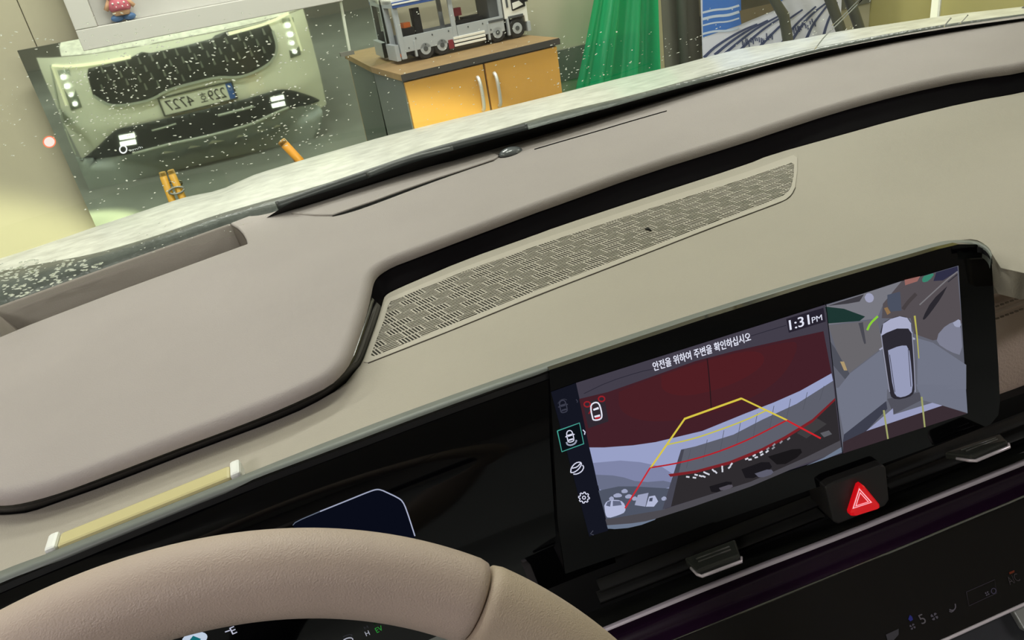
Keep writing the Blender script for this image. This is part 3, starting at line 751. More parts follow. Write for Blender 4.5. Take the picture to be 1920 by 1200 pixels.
# ---------------------------------------------------------------- windshield
gb = [upp(*p) + V((0, .05, -.04)) for p in PB]
gb = [V((sum(q.x for q in s_) / len(s_), sum(q.y for q in s_) / len(s_), sum(q.z for q in s_) / len(s_))) for s_ in [gb[max(0, i - 6):i + 7] for i in range(len(gb))]]
RK = V((0, -.83, .56)).normalized()
M_GLASS = sheet_glass('windshield_glass', (240, 248, 234), 0, .0, (225, 232, 210), .04)
ext0 = gb[0] + (gb[0] - gb[6]) * 3.0; ext1 = gb[-1] + (gb[-1] - gb[-7]) * 2.0
gl_ = [ext0] + gb + [ext1]
rows = [[p + RK * s + V((0, 0, .05 * s * s)) for p in gl_] for s in [0, .02, .05, .1, .16, .24, .33, .43, .54, .66, .78, .9]]
ws_ = loft('windshield', rows, M_GLASS)
tag(ws_, 'wet windshield glass between the dashboard and the hood', 'windshield')
gbv = BVHTree.FromPolygons([v.co for v in ws_.data.vertices], [tuple(p.vertices) for p in ws_.data.polygons])
def ong(px, py, back=.0):
    d = ray(px, py); h = gbv.ray_cast(CAM, d)
    return (h[0] - d * back) if h[0] is not None else None
ft = [ong(*p, .0015) or g for p, g in zip(PK, gb)]
i0_ = next(i for i, p in enumerate(PK) if p[0] > 470); gq = gb[i0_:]; ft = [g.lerp(f, min(1, .55 + i / 6)) for i, (g, f) in enumerate(zip(gq, ft[i0_:]))]
fr = [[g - V((0, .001, 0)) - RK * .02 for g in gq], [g - V((0, .001, 0)) for g in gq], [a.lerp(b, .5) for a, b in zip(gq, ft)], ft]
loft('frit_band', fr, mat('frit_black', (10, 10, 11), .4), ws_)
# rain drops on the glass
random.seed(11)
def drop(bm, p, n, r, st):
    a = n.orthogonal().normalized(); b = n.cross(a); ang = random.uniform(0, 6.3)
    a, b = a * math.cos(ang) + b * math.sin(ang), b * math.cos(ang) - a * math.sin(ang)
    ring = []
    for h, k in ((0, 1), (.35, .8), (.6, .4)):
        ring.append([bm.verts.new(p + (a * math.cos(i * math.pi / 3) * k * st + b * math.sin(i * math.pi / 3) * k) * r + n * (h * r * .42)) for i in range(6)])
    for x, y in zip(ring, ring[1:]):
        for i in range(6): bm.faces.new((x[i], x[(i + 1) % 6], y[(i + 1) % 6], y[i]))
    bm.faces.new(ring[-1]); bm.faces.new(ring[0][::-1])
bm = bmesh.new()
def scatter(n, box_, rmin, rmax, f=None):
    k = 0
    while k < n:
        x = random.uniform(box_[0], box_[2]); y = random.uniform(box_[1], box_[3])
        if f and not f(x, y): k += .02; continue
        h = gbv.ray_cast(CAM, ray(x, y)); k += 1
        if h[0] is None: continue
        nn = h[1] if h[1].dot(ray(x, y)) > 0 else -h[1]
        drop(bm, h[0] + nn * .0003, nn, random.uniform(rmin, rmax) * (h[0] - CAM).length / FPX, random.uniform(1, 2.2))
def hoodline(x): return next((p[1] for p in PC if p[0] >= x), 0)
above = lambda x, y: y < hoodline(x) - 3
scatter(330, (140, 20, 620, 400), .8, 1.9, above)
scatter(150, (190, 60, 560, 210), .8, 2.2, above)
scatter(90, (450, 180, 640, 310), .8, 2.0, above)
scatter(120, (100, 120, 260, 260), .7, 1.7, above)
scatter(60, (0, 60, 160, 300), .6, 1.5, above)
scatter(130, (620, 20, 1060, 260), .6, 1.5, above)
scatter(110, (1040, 60, 1330, 170), .6, 1.6, above)
scatter(40, (1320, 0, 1640, 100), .6, 1.4, above)
scatter(170, (0, 488, 190, 560), 1.4, 3.6, lambda x, y: y > hoodline(x) + 8 and y < 572 - .36 * x)
scatter(90, (170, 400, 760, 480), .7, 1.5, lambda x, y: y > hoodline(x) + 40)
rd = obj('rain_drops', bm, sheet_glass('rain_water', (236, 240, 232), .08, .5, (255, 255, 250), .8), ws_, True)
rd['kind'] = 'stuff'
# wet streaks near the passenger pillar
for pts, wdt in (([(1528, 92), (1548, 66), (1572, 44), (1616, 0)], 1.6), ([(1560, 48), (1580, 30), (1618, -8)], 1.2), ([(1770, 50), (1776, 42), (1783, 34)], 2), ([(1800, 44), (1808, 36), (1815, 28)], 1.6)):
    bm = bmesh.new(); q = [ong(x, y, -.002) for x, y in px_line(pts, 1)]; q = [a for a in q if a]
    tube(bm, q, wdt * .00045, 6); obj('water_streak', bm, mat('water', (255, 255, 255), .0, trans=1, ior=1.33), ws_, True)['kind'] = 'stuff'
# head-up display marks on the glass
def hud(x, y): return ong(x, y, .002)
t = thing('head_up_display', 'glowing head-up speed sign and zero reading on the windshield', 'display', hud(160, 280))
def ringp(cx, cy, r0, r1, ry=1, n=28, f=hud):
    A = [f(cx + r0 * math.cos(i * 2 * math.pi / n), cy + ry * r0 * math.sin(i * 2 * math.pi / n)) for i in range(n)]
    B = [f(cx + r1 * math.cos(i * 2 * math.pi / n), cy + ry * r1 * math.sin(i * 2 * math.pi / n)) for i in range(n)]
    return A + B, [(i, (i + 1) % n, n + (i + 1) % n, n + i) for i in range(n)]
vs, fs = ringp(92.5, 266, 10, 12.5, .9); mesh('sign_ring', vs, fs, glow((255, 140, 100)), t)
vs, _ = ringp(92.5, 266, 1, 10, .9); mesh('sign_disc', vs[28:], [tuple(range(28))], glow((250, 236, 224)), t)
vs, fs = ringp(231, 280, 5.2, 7.8, 1.05); mesh('zero_digit', vs, fs, glow((250, 255, 250)), t)
a, b, c = hud(244, 284), hud(268, 277), hud(245, 272)
xd = (b - a).normalized(); yd = (c - a); yd = (yd - xd * yd.dot(xd)).normalized()
text('unit', 'km/h', a, xd, yd, width=(b - a).length, m=glow((215, 225, 215)), parent=t)
# ================================================================== DASHBOARD
dash = thing('dashboard', 'beige leather dashboard top with black dividing strip below the windshield', 'dashboard', V((0, .7, 1.0)))
STRIP_A = [(2420, 26), (2100, 92), (1920, 136), (1815, 150), (1690, 177), (1565, 211), (1440, 252), (1400, 266), (1200, 328), (1040, 386), (1000, 400), (867, 450), (767, 488), (735, 500), (713, 513), (703, 523), (698, 534), (694, 556), (683, 600), (670, 640), (656, 680), (640, 702), (617, 723), (567, 748), (500, 777), (433, 803), (333, 840), (200, 891), (117, 922), (67, 937), (27, 946), (0, 948), (-160, 950)]
STRIP_B = [(2420, 66), (2100, 130), (1920, 172), (1815, 190), (1690, 220), (1565, 255), (1440, 290), (1400, 307), (1200, 372), (1040, 425), (1000, 440), (867, 487), (767, 530), (742, 541), (726, 549), (719, 555), (717, 560), (713, 574), (704, 603), (690, 642), (676, 680), (664, 694), (640, 724), (578, 760), (510, 789), (440, 815), (338, 853), (203, 906), (112, 938), (58, 957), (25, 961), (0, 962), (-160, 964)]
TRAY_N = [(3, 637), (60, 613), (120, 590), (233, 547), (340, 508), (400, 486), (463, 463)]
TRAY_E = [(464, 460), (462, 452), (456, 441), (446, 430), (433, 422)]
far = [p for p in beige_top if p[0] > 450] + [(2420, -40)]
outl = [(p, .009) for p in px_line(STRIP_A, 1)] + [((-160, 655), .004), ((-12, 582), .004), ((-4, 600), .003)] + [(p, .004) for p in TRAY_N] + [(p, .003) for p in TRAY_E] + [(p, .006) for p in px_line(far, 1)]
# taper the roundness into the corner next to the grille
o2 = []
for (p, r) in outl: o2.append((p, r))
rounded_panel('upper_pad', [upp(*p, -r) + V((0, 0, r)) for p, r in o2], UPP, LOWN, [r for p, r in o2], .0095, M_PAD, dash)
# recess for the head-up projector
M_TRAY = mat('tray_shaded_taupe', (128, 118, 112), .6, bump=.2, bscale=800)  # darker than the pad: shade inside the well is put into the taupe
rim = [p for p in beige_top if -20 < p[0] < 440]; rim = [(-14, 580)] + rim[1:] + [(433, 421)]
rim3 = [upp(*p, -.001) for p in px_line(rim, 1)]
dn = -LOWN
back = V((0, 1, 0))
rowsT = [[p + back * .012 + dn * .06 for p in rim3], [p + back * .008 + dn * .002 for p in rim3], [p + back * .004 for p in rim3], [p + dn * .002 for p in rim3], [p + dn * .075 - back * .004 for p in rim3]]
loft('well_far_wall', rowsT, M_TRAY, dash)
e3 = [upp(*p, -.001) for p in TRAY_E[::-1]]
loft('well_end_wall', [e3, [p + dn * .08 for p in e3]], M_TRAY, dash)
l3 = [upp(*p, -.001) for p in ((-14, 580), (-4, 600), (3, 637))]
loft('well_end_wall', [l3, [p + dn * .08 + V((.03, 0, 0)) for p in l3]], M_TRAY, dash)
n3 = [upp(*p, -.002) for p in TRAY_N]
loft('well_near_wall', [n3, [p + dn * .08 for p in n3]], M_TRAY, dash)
b3 = resample([p + dn * .074 for p in rim3], 7); c3 = resample([p + dn * .074 for p in n3], 7)
loft('well_floor', [b3, c3], M_SLOT, dash)
# defroster slot, seam and light sensor
def on_up(px, py, h): return upp(px, py, h)
SLOT_T = [(623, 404), (650, 396), (700, 378), (760, 356), (820, 335), (880, 315), (926, 300)]
SLOT_B = [(623, 405.5), (652, 399), (702, 382), (762, 359), (821, 337), (880, 316.5), (926, 301)]
k = 16
a = resample([on_up(*p, .0006) for p in px_line(SLOT_T, 1)], k); b = resample([on_up(*p, .0006) for p in px_line(SLOT_B, 1)], k)
loft('defroster_slot', [a, b], M_SLOT, dash, False)
vent_lid = [(545, 398), (607, 376), (700, 343), (800, 313), (900, 288), (921, 284), (936, 291), (926, 298), (880, 313.5), (820, 333), (760, 354), (700, 376), (655, 391), (623, 402), (590, 402)]
rounded_panel('defroster_lid', [on_up(*p, .0022) for p in vent_lid], UPP + V((0, 0, .0022)), LOWN, [.0018] * len(vent_lid), .004, M_PAD, dash)
q = [on_up(*p, .0004) for p in px_line([(1002, 280), (1060, 263), (1120, 246), (1180, 228), (1250, 208)], 1)]
tubeo('seam_line', q, .0007, M_SLOT, dash, 6)
c = upp(958, 287)
bm = bmesh.new(); sphere(bm, c, 1, (.0165, .013, .0075)); obj('sun_sensor', bm, mat('sensor_grey', (104, 108, 112), .25, spec=.6, coat=.4), dash, True)
bm = bmesh.new(); sphere(bm, c - V((0, 0, .0004)), 1, (.0185, .0148, .0025)); obj('sensor_ring', bm, M_MATBLK, dash, True)
# glossy black divider between the pads
A3 = [upp(*p, -.012) for p in px_line(STRIP_A, 2)]; B3 = [low(*p, .0005) for p in px_line(STRIP_B, 2)]
# keep the seen edges where the photograph has them
A3 = [on_plane(*p, UPP + V((0, 0, -.0095)), LOWN) for p in px_line(STRIP_A, 2)]
nA = len(A3)
cut = next(i for i, p in enumerate(px_line(STRIP_A, 2)) if p[1] > 548)
for nm, s, m_ in (('divider_strip', slice(0, cut + 1), M_STRIP), ('trim_edge', slice(cut, nA), M_TRIM)):
    a, b = A3[s], B3[s]
    top = [p + V((0, 0, .003)) + (p - CAM).normalized() * .012 for p, q in zip(a, b)]
    o = loft(nm, [top, a, [x.lerp(y, .5) - V((0, 0, .0)) for x, y in zip(a, b)], b, [p - V((0, 0, .01)) for p in b]], m_, dash, nm != 'divider_strip')
# lower pad
LB = px_line(STRIP_B, 1)
RT = [(1560, 522), (1700, 478), (1780, 452), (1842, 446), (1876, 502), (1920, 512), (2100, 452)]
RE = [(1680, 614), (1770, 582), (1830, 562), (1850, 556), (1872, 548), (1920, 531), (2100, 470)]
lo_out = [(p, .003) for p in LB] + [((-160, 1150), .003), ((0, 1088), .003), ((110, 1046), .003), ((457, 906), .003), ((640, 834), .003), ((1000, 704), .003), ((1320, 600), .003), ((1520, 538), .003)] + [(p, .0004) for p in RT] + [((2420, 310), .004)]
rounded_panel('lower_pad', [low(*p) for p, r in lo_out], LOWP, LOWN, [r for p, r in lo_out], .02, M_LOW, dash)
# the pad rolls over and down beside the display
FB = -.04
rt3 = smooth_line([low(*p) for p in RT], 2); re3 = smooth_line([scr(*p, FB) for p in RE], 2)
rows = []
for i in range(13):
    u = i / 12; rw = []
    for p, q in zip(rt3, re3):
        k_ = V((q.x, q.y, 0)); k_.z = LOWP.z - ((q.x - LOWP.x) * LOWN.x + (q.y - LOWP.y) * LOWN.y) / LOWN.z
        rw.append(p * (1 - u) ** 3 + k_ * (3 * u * (1 - u)) + q * u ** 3)
    rows.append(rw)
loft('pad_roll', rows, M_LOW, dash)
fn = SN
def fas(px, py, h=.001): return scr(px, py, FB + h)
fl = [re3, [scr(*p, FB - .006) for p in px_line([(1680, 622), (1770, 590), (1830, 570), (1850, 564), (1872, 556), (1920, 539), (2100, 478)], 2)], [scr(*p, FB) for p in px_line([(1680, 638), (1770, 606), (1830, 586), (1850, 579), (1872, 571), (1920, 554), (2100, 492)], 2)], [scr(*p, FB + .001) for p in px_line([(1680, 830), (1770, 800), (1830, 776), (1850, 768), (1872, 760), (1920, 742), (2100, 668)], 2)]]
loft('leather_fascia', fl, M_LEATHER, dash)
ribbon('seam_fold', [(1840, 596), (1868, 585), (1890, 577), (1920, 566), (1990, 540)], 3.5, lambda x, y: fas(x, y, .0022), mat('leather_light', (172, 152, 138), .5), dash)
bm = bmesh.new()
for i in range(14):
    x = 1858 + i * 9
    for dy in (-11, 12):
        y = 589 - (x - 1858) * .37 + dy
        a = fas(x, y, .0026); b = fas(x + 6, y - 1.6, .0026); box(bm, (a + b) / 2, (b - a).normalized(), (b - a).normalized().cross(fn), fn, (b - a).length, .0011, .0012)
obj('stitching', bm, mat('thread', (120, 104, 92), .7), dash)['kind'] = 'stuff'

# speaker grille: slotted basket weave
sg = thing('speaker_grille', 'beige perforated speaker grille with basket-weave slots beside the divider strip', 'speaker grille', low(1080, 490))
GO = [(728, 560), (760, 547), (800, 530), (867, 503), (1000, 454), (1200, 387), (1400, 323), (1488, 291), (1495, 296), (1495, 320), (1491, 352), (1484, 366), (1472, 376), (1433, 391), (1333, 428), (1200, 480), (1000, 557), (848, 619), (690, 681), (682, 680), (696, 640), (712, 600), (722, 568)]
GI = [(733, 566), (765, 553), (803, 537), (867, 511), (1000, 464), (1200, 398), (1400, 335), (1484, 306), (1489, 310), (1488, 330), (1484, 350), (1478, 360), (1467, 369), (1430, 384), (1333, 420), (1200, 471), (1000, 548), (848, 609), (702, 669), (696, 667), (706, 638), (720, 602), (728, 574)]
g0 = low(682, 681); gu = (low(1333, 427) - g0).normalized(); gv = LOWN.cross(gu).normalized()
def g2(p): d = p - g0; return (d.dot(gu), d.dot(gv))
def g3(u, v, h): return g0 + gu * u + gv * v + LOWN * h
G2o = [g2(low(*p)) for p in GO]; G2i = [g2(low(*p)) for p in GI]
GT = .0006
# rim
ko = len(GO)
vs = [g3(*p, .0) for p in G2o] + [g3(*p, GT) for p in G2o] + [g3(*p, GT) for p in G2i] + [g3(*p, -.002) for p in G2i]
# pull the outer shoulder in a little
for i in range(ko): vs[ko + i] = g3(G2o[i][0] * .97 + G2i[i][0] * .03, G2o[i][1] * .97 + G2i[i][1] * .03, GT)
fs = []
for r in range(3):
    for i in range(ko): fs.append((r * ko + i, r * ko + (i + 1) % ko, (r + 1) * ko + (i + 1) % ko, (r + 1) * ko + i))
M_GRL = mat('grille_beige', (180, 172, 160), .55, spec=.3)
mesh('grille_rim', vs, fs, M_GRL, sg)
ofr = [g3(p[0], p[1], .0004) for p in G2o]
tubeo('grille_seam', [low(*p, .0003) for p in px_line(GO[10:19], 1)], .00045, mat('seam_brown', (84, 78, 68), .7), sg, 6)
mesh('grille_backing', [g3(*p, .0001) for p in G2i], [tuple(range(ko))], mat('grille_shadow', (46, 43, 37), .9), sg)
def inside2(u, v):
    c = False
    for a, b in zip(G2i, G2i[1:] + G2i[:1]):
        if (a[1] > v) != (b[1] > v) and u < (b[0] - a[0]) * (v - a[1]) / (b[1] - a[1]) + a[0]: c = not c
    return c
bm = bmesh.new()
def bar(u0, v0, u1, v1, wd):
    n = 6; seg = []; ins = [inside2(u0 + (u1 - u0) * (i + .5) / n, v0 + (v1 - v0) * (i + .5) / n) for i in range(n)]
    i = 0
    while i < n:
        if ins[i]:
            j = i
            while j < n and ins[j]: j += 1
            a = (i / n, j / n); p = g3(u0 + (u1 - u0) * a[0], v0 + (v1 - v0) * a[0], GT / 2); q = g3(u0 + (u1 - u0) * a[1], v0 + (v1 - v0) * a[1], GT / 2)
            d = (q - p).normalized(); box(bm, (p + q) / 2, d, LOWN.cross(d), LOWN, (q - p).length + .0002, wd, GT)
            i = j
        else: i += 1
umin, umax = min(p[0] for p in G2i), max(p[0] for p in G2i); vmin, vmax = min(p[1] for p in G2i), max(p[1] for p in G2i)
print('grille size', umax - umin, vmax - vmin)
gw_ = low(870, 572) - low(850, 561); gw_ = (gw_.dot(gu), gw_.dot(gv)); gw_ = (gw_[0] / -abs(gw_[1]), -1 if gw_[1] < 0 else 1) if False else (gw_[0] / gw_[1], 1)
BU, BV, NSL = .0172, .0118, 4
r = 0; v = vmin - BV
while v < vmax + BV:
    c = 0; u = umin - .12 - .0
    while u < umax + .12:
        u0 = u + gw_[0] * (v - vmin) + (r % 2) * BU * .5; q0 = (u0, v); q1 = (u0 + BU, v); q2 = (u0 + gw_[0] * BV, v + BV)
        bar(*q0, *q1, .0013); bar(*q0, *q2, .0014)
        if (c + r) % 2 == 0:
            for k_ in range(1, NSL):
                f = k_ / NSL; bar(u0 + gw_[0] * BV * f, v + BV * f, u0 + gw_[0] * BV * f + BU, v + BV * f, .0011)
        else:
            for k_ in range(1, 6):
                f = k_ / 6; bar(u0 + BU * f, v, u0 + BU * f + gw_[0] * BV, v + BV, .0011)
        u += BU; c += 1
    v += BV; r += 1
obj('perforated_sheet', bm, M_GRL, sg)
# pale bar lying behind the cluster hood
t = thing('cream_light_bar', 'translucent cream bar with white end caps lying behind the instrument display', 'bar', low(270, 960))
pa, pb = low(105, 1026, .006), low(446, 888, .006)
dv = (pb - pa).normalized(); L_ = (pb - pa).length
side = LOWN.cross(dv).normalized()
def strip_box(nm, s0, s1_, wd, ht, m):
    c = pa.lerp(pb, (s0 + s1_) / 2) ; c = c + LOWN * (ht / 2 - .0055)
    return boxo(nm, c, (dv, side, LOWN), ((s1_ - s0) * L_, wd, ht), m, t, .002)
strip_box('tube', .03, .97, .0145, .010, mat('bar_cream', (226, 214, 160), .25, spec=.5, trans=.25))
strip_box('end_cap', -.03, .03, .017, .0115, mat('cap_white', (232, 232, 228), .4)); strip_box('end_cap', .97, 1.03, .017, .0115, mat('cap_white', (232, 232, 228), .4))

a, b = low(1210, 429, .0012), low(1221, 432, .0012)
tag(tubeo('dark_crumb', [a, a.lerp(b, .4) + LOWN * .0006, b], [.0007, .0012, .0006], M_MATBLK, None, 8), 'tiny black crumb lying on the speaker grille', 'crumb')
# ================================================================== DISPLAY
disp = thing('curved_display', 'wide black curved display panel with lit camera view behind the steering wheel', 'display', V((-.2, .36, .97)))
LEDP = V((-.19, .369, 1.105)); LEDN = V((-SL, 0, 1)).normalized()
def led(px, py, h=0): return on_plane(px, py, LEDP + V((0, 0, h)), LEDN)
GTOP = [(-200, 1180), (0, 1093), (160, 1025), (333, 953), (480, 897), (640, 837), (800, 776), (1000, 704), (1060, 684)]
# cluster glass (driver side)
ct = [led(*p) for p in px_line(GTOP, 1)]
ct = resample(ct, 40)
DN = SE2
clus = loft('cluster_glass', [[p + DN * s for p in ct] for s in (0, .05, .1, .16)], M_SCRGLASS, disp)
cbv = BVHTree.FromPolygons([v.co for v in clus.data.vertices], [tuple(p.vertices) for p in clus.data.polygons])
solid(clus, .006, 1 if clus.data.polygons[0].normal.dot(CAM - ct[0]) < 0 else -1)
def clu(px, py, k=1):
    d = ray(px, py); h = cbv.ray_cast(CAM, d); return h[0] - d * (.0004 * k) if h[0] is not None else scr(px, py, .001)
# centre glass
CEN = [(1030, 694), (1060, 684), (1117, 665), (1320, 598), (1520, 536), (1716, 480), (1760, 467), (1798, 458), (1830, 458), (1846, 463), (1855, 472), (1859, 486), (1864, 560), (1872, 688), (1875, 752), (1872, 778), (1857, 796), (1830, 806), (1600, 890), (1400, 960), (1200, 1028), (1060, 1076), (1046, 980), (1036, 800)]
cen = slab('centre_glass', [scr(*p) for p in CEN], -SN, .006, M_SCRGLASS, disp)
slab('centre_housing', [scr(*p) - SN * .0065 for p in [(1034, 724), (1060, 716), (1117, 697), (1320, 630), (1520, 568), (1716, 512), (1760, 499), (1798, 490), (1826, 490), (1840, 510), (1848, 560), (1860, 752), (1850, 790), (1600, 884), (1200, 1022), (1064, 1068)]], -SN, .014, M_MATBLK, disp)
# housing ledge
LU = [(-200, 1155), (0, 1070), (110, 1030), (457, 890), (640, 817), (800, 757), (1000, 687), (1090, 657), (1320, 582), (1520, 521), (1664, 480), (1700, 470), (1758, 454), (1782, 450), (1827, 450), (1847, 458), (1857, 468), (1860, 478)]
LL = [(-200, 1180), (0, 1093), (110, 1047), (457, 905), (640, 837), (800, 776), (1000, 704), (1117, 665), (1320, 598), (1520, 536), (1660, 496), (1716, 480), (1760, 467), (1798, 458), (1832, 458), (1846, 463), (1855, 472), (1859, 482)]
a = [led(*p) for p in px_line(LU, 1)]
lw = px_line(LL, 1); b = [led(*p) for p in lw]
loft('housing_ledge', [[p - V((0, 0, .010)) for p in a], a, b, [p + DN * .002 - SN * .0005 for p in b]], M_LEDGE, disp)
loft('glass_edge', [[p + DN * .0015 + SN * .0006 for p in b], [p + DN * .0055 + SN * .0006 for p in b]], mat('edge_black', (34, 34, 36), .25), disp)

view = mesh('screen', [scr(*p, .0003) for p in ((1033, 735), (1797, 498), (1815, 774), (1105, 1006))], [(0, 1, 2, 3)], glow((9, 10, 15)), disp)
def s2(k): return lambda x, y: scr(x, y, .0003 + .00012 * k)
def sp(name, pts, col, k, it=0, g=1.0):
    f = s2(k); pts = px_line(pts + [pts[0]], it)[:-1] if it else pts
    bm = bmesh.new(); fc_ = bm.faces.new([bm.verts.new(f(*p)) for p in pts]); bmesh.ops.triangulate(bm, faces=[fc_])
    return obj(name, bm, glow(col, g), view, recalc=False)
def sr(name, pts, w_, col, k, it=2): return ribbon(name, pts, w_, s2(k), glow(col), view, it)
WHT = (214, 216, 236)
# side menu
sp('menu_bar', [(1033, 735), (1080, 718), (1140, 995), (1105, 1006)], (20, 22, 33), 1)
# reversing camera picture
sp('camera_picture', [(1080, 718), (1548, 571), (1580, 850), (1300, 938), (1220, 972), (1180, 988), (1140, 992)], (66, 62, 74), 1)
sp('door_picture', [(1086, 748), (1140, 735), (1200, 714), (1304, 677), (1377, 658), (1471, 637), (1544, 621), (1559, 700), (1500, 733), (1450, 755), (1398, 775), (1317, 808), (1229, 829), (1187, 835), (1133, 839), (1105, 839)], (66, 32, 40), 2)
sp('door_picture', [(1160, 735), (1200, 717), (1304, 680), (1377, 661), (1471, 642), (1500, 640), (1480, 690), (1440, 730), (1370, 765), (1270, 790), (1200, 790), (1160, 770)], (72, 31, 37), 3, 2)
sp('door_picture', [(1240, 705), (1304, 682), (1420, 652), (1440, 680), (1380, 720), (1290, 745), (1240, 735)], (79, 30, 35), 4, 2)
sr('door_gap', [(1326, 672), (1330, 710), (1334, 770)], 2, (40, 24, 28), 5, 1)
sr('gutter_line', [(1095, 738), (1140, 716), (1200, 697), (1224, 692)], 1.4, (44, 42, 54), 3, 1)
sr('gutter_line', [(1408, 630), (1450, 617), (1474, 610)], 1.4, (44, 42, 54), 3, 1)
sp('sky_picture', [(1105, 839), (1133, 839), (1187, 835), (1229, 829), (1317, 808), (1398, 775), (1450, 755), (1500, 733), (1559, 700), (1562, 714), (1494, 757), (1429, 787), (1375, 815), (1304, 837), (1277, 843), (1262, 918), (1190, 918), (1126, 928)], (152, 160, 198), 3)
sp('sky_picture', [(1112, 868), (1180, 862), (1262, 880), (1258, 914), (1190, 914), (1124, 924)], (126, 132, 166), 4, 1)
sp('sky_picture', [(1117, 890), (1160, 892), (1200, 905), (1258, 900), (1256, 918), (1190, 918), (1125, 926)], (104, 110, 134), 5, 1)
sp('distant_yard', [(1122, 920), (1160, 912), (1190, 912), (1256, 916), (1246, 956), (1137, 975)], (78, 84, 100), 6)
sp('building_wall', [(1277, 843), (1304, 837), (1375, 815), (1429, 787), (1494, 757), (1562, 714), (1566, 748), (1523, 788), (1471, 820), (1429, 842), (1367, 867), (1304, 883), (1268, 889)], (92, 94, 106), 6)
for i in range(9):
    u = i / 8; x = 1295 + 250 * u; y0 = 842 - 118 * u - 8 * math.sin(u * 3.1); y1 = 884 - 128 * u + 6 * math.sin(u * 3.1)
    sr('cladding_line', [(x, y0), (x - 8, y1 - 6)], 1, (82, 84, 95), 7, 0)
sp('building_base', [(1268, 889), (1304, 884), (1367, 868), (1429, 843), (1471, 821), (1523, 789), (1566, 749), (1575, 826), (1512, 857), (1408, 903), (1304, 936), (1242, 955)], (46, 43, 46), 6)
sp('building_corner', [(1277, 843), (1283, 842), (1258, 950), (1242, 955)], (70, 70, 82), 7)
sp('dark_opening', [(1390, 880), (1440, 862), (1450, 880), (1400, 902)], (26, 24, 28), 7, 1); sp('dark_opening', [(1330, 912), (1372, 900), (1372, 914), (1335, 926)], (26, 24, 28), 7, 1)
sp('dark_opening', [(1440, 856), (1500, 838), (1505, 852), (1462, 876)], (24, 22, 24), 7, 1); sp('parked_car', [(1415, 888), (1445, 878), (1452, 888), (1425, 897)], (92, 92, 108), 8, 1)
sp('parked_car', [(1348, 915), (1372, 907), (1375, 914), (1352, 921)], (86, 82, 92), 8, 1)
sp('wall_panel', [(1494, 812), (1530, 783), (1550, 795), (1512, 822)], (62, 60, 62), 7); sp('wall_panel', [(1538, 812), (1554, 807), (1560, 814), (1545, 820)], (92, 92, 98), 7)
sp('red_eave', [(1253, 889), (1304, 882), (1367, 865), (1429, 840), (1471, 818), (1523, 786), (1566, 746), (1566, 751), (1523, 792), (1471, 824), (1429, 846), (1367, 871), (1304, 887), (1257, 894)], (122, 34, 40), 8)
sp('yard_ground', [(1135, 974), (1242, 956), (1304, 936), (1408, 903), (1512, 857), (1575, 826), (1578, 846), (1512, 868), (1408, 912), (1300, 950), (1200, 982), (1138, 985)], (76, 74, 80), 7)
sp('bumper_picture', [(1138, 985), (1200, 980), (1240, 970), (1190, 989), (1140, 993)], (108, 120, 140), 8, 1)
sp('bumper_picture', [(1512, 873), (1545, 858), (1578, 838), (1579, 848), (1550, 860)], (108, 120, 140), 8)
sp('white_car', [(1133, 948), (1137, 940), (1148, 937), (1164, 938), (1172, 946), (1173, 960), (1160, 966), (1140, 972), (1135, 965)], (178, 184, 214), 8, 1)
sp('car_glass', [(1139, 941), (1146, 938.5), (1144, 950), (1136, 948)], (92, 98, 122), 9); sp('car_glass', [(1149, 939), (1163, 939.5), (1166, 947), (1149, 949)], (98, 104, 128), 9)
sp('white_truck', [(1196, 928), (1216, 924), (1210, 950), (1190, 947)], (156, 162, 190), 8); sp('white_truck', [(1217, 931), (1228, 929), (1234, 940), (1226, 950), (1211, 950)], (178, 184, 212), 8)
sp('car_glass', [(1218, 934), (1224, 933), (1223, 940), (1217, 940)], (70, 76, 96), 9)
for x, y, w_ in ((1150, 928, 16), (1172, 930, 14), (1165, 920, 12), (1240, 934, 10), (1185, 934, 10), (1142, 934, 9)):
    sp('white_car', [(x, y), (x + w_ * .5, y - 4), (x + w_, y - 1), (x + w_, y + 4), (x + 1, y + 5)], (158, 164, 192), 7, 1)
for x, y, dx, dy in ((430, 548, 8, 1), (505, 530, 8, 2), (490, 555, 8, 1), (545, 540, 6, 2), (585, 510, 8, 4), (612, 522, 7, 3), (575, 545, 5, 2), (660, 490, 6, 6), (682, 505, 5, 5), (740, 463, 0, 7), (742, 490, 0, 6), (822, 435, 4, -5), (805, 462, 5, -5), (960, 385, 7, -3), (990, 392, 7, -1), (1028, 355, 7, -4), (1046, 372, 7, -2), (1090, 325, 8, -5), (1097, 347, 7, -4), (1150, 295, 8, -7), (1144, 320, 7, -5), (1205, 260, 8, -8), (1200, 288, 8, -6), (1270, 235, 7, -7), (1338, 205, 6, -5)):
    X, Y = 1200 + x / 4.8, 780 + y / 4.8; l = math.hypot(dx, dy) or 1; dx, dy = dx / l * 3.2, dy / l * 3.2
    sr('building_lamp', [(X - dx, Y - dy), (X + dx, Y + dy)], 3, (208, 210, 220) if x < 1150 else (140, 142, 150), 9, 0)
YL, RD = (214, 196, 70), (178, 34, 44)
sr('guide_line', [(1220, 877), (1284, 785)], 3.4, YL, 10, 0); sr('guide_line', [(1283, 785.5), (1390.5, 747)], 3.8, YL, 10, 0); sr('guide_line', [(1390, 747), (1476, 788)], 3.2, YL, 10, 0)
sr('guide_line', [(1250, 834), (1300, 823), (1350, 806), (1400, 787), (1438, 769)], 2.6, (196, 190, 80), 10)
sr('guide_line', [(1219, 877), (1172, 953)], 3, (196, 44, 52), 10, 0)
sr('guide_line', [(1219, 877), (1275, 868), (1340, 850), (1400, 826), (1440, 806), (1475, 788)], 2.8, RD, 10); sr('guide_line', [(1475, 788), (1539, 822)], 3.2, (204, 36, 44), 11, 0)
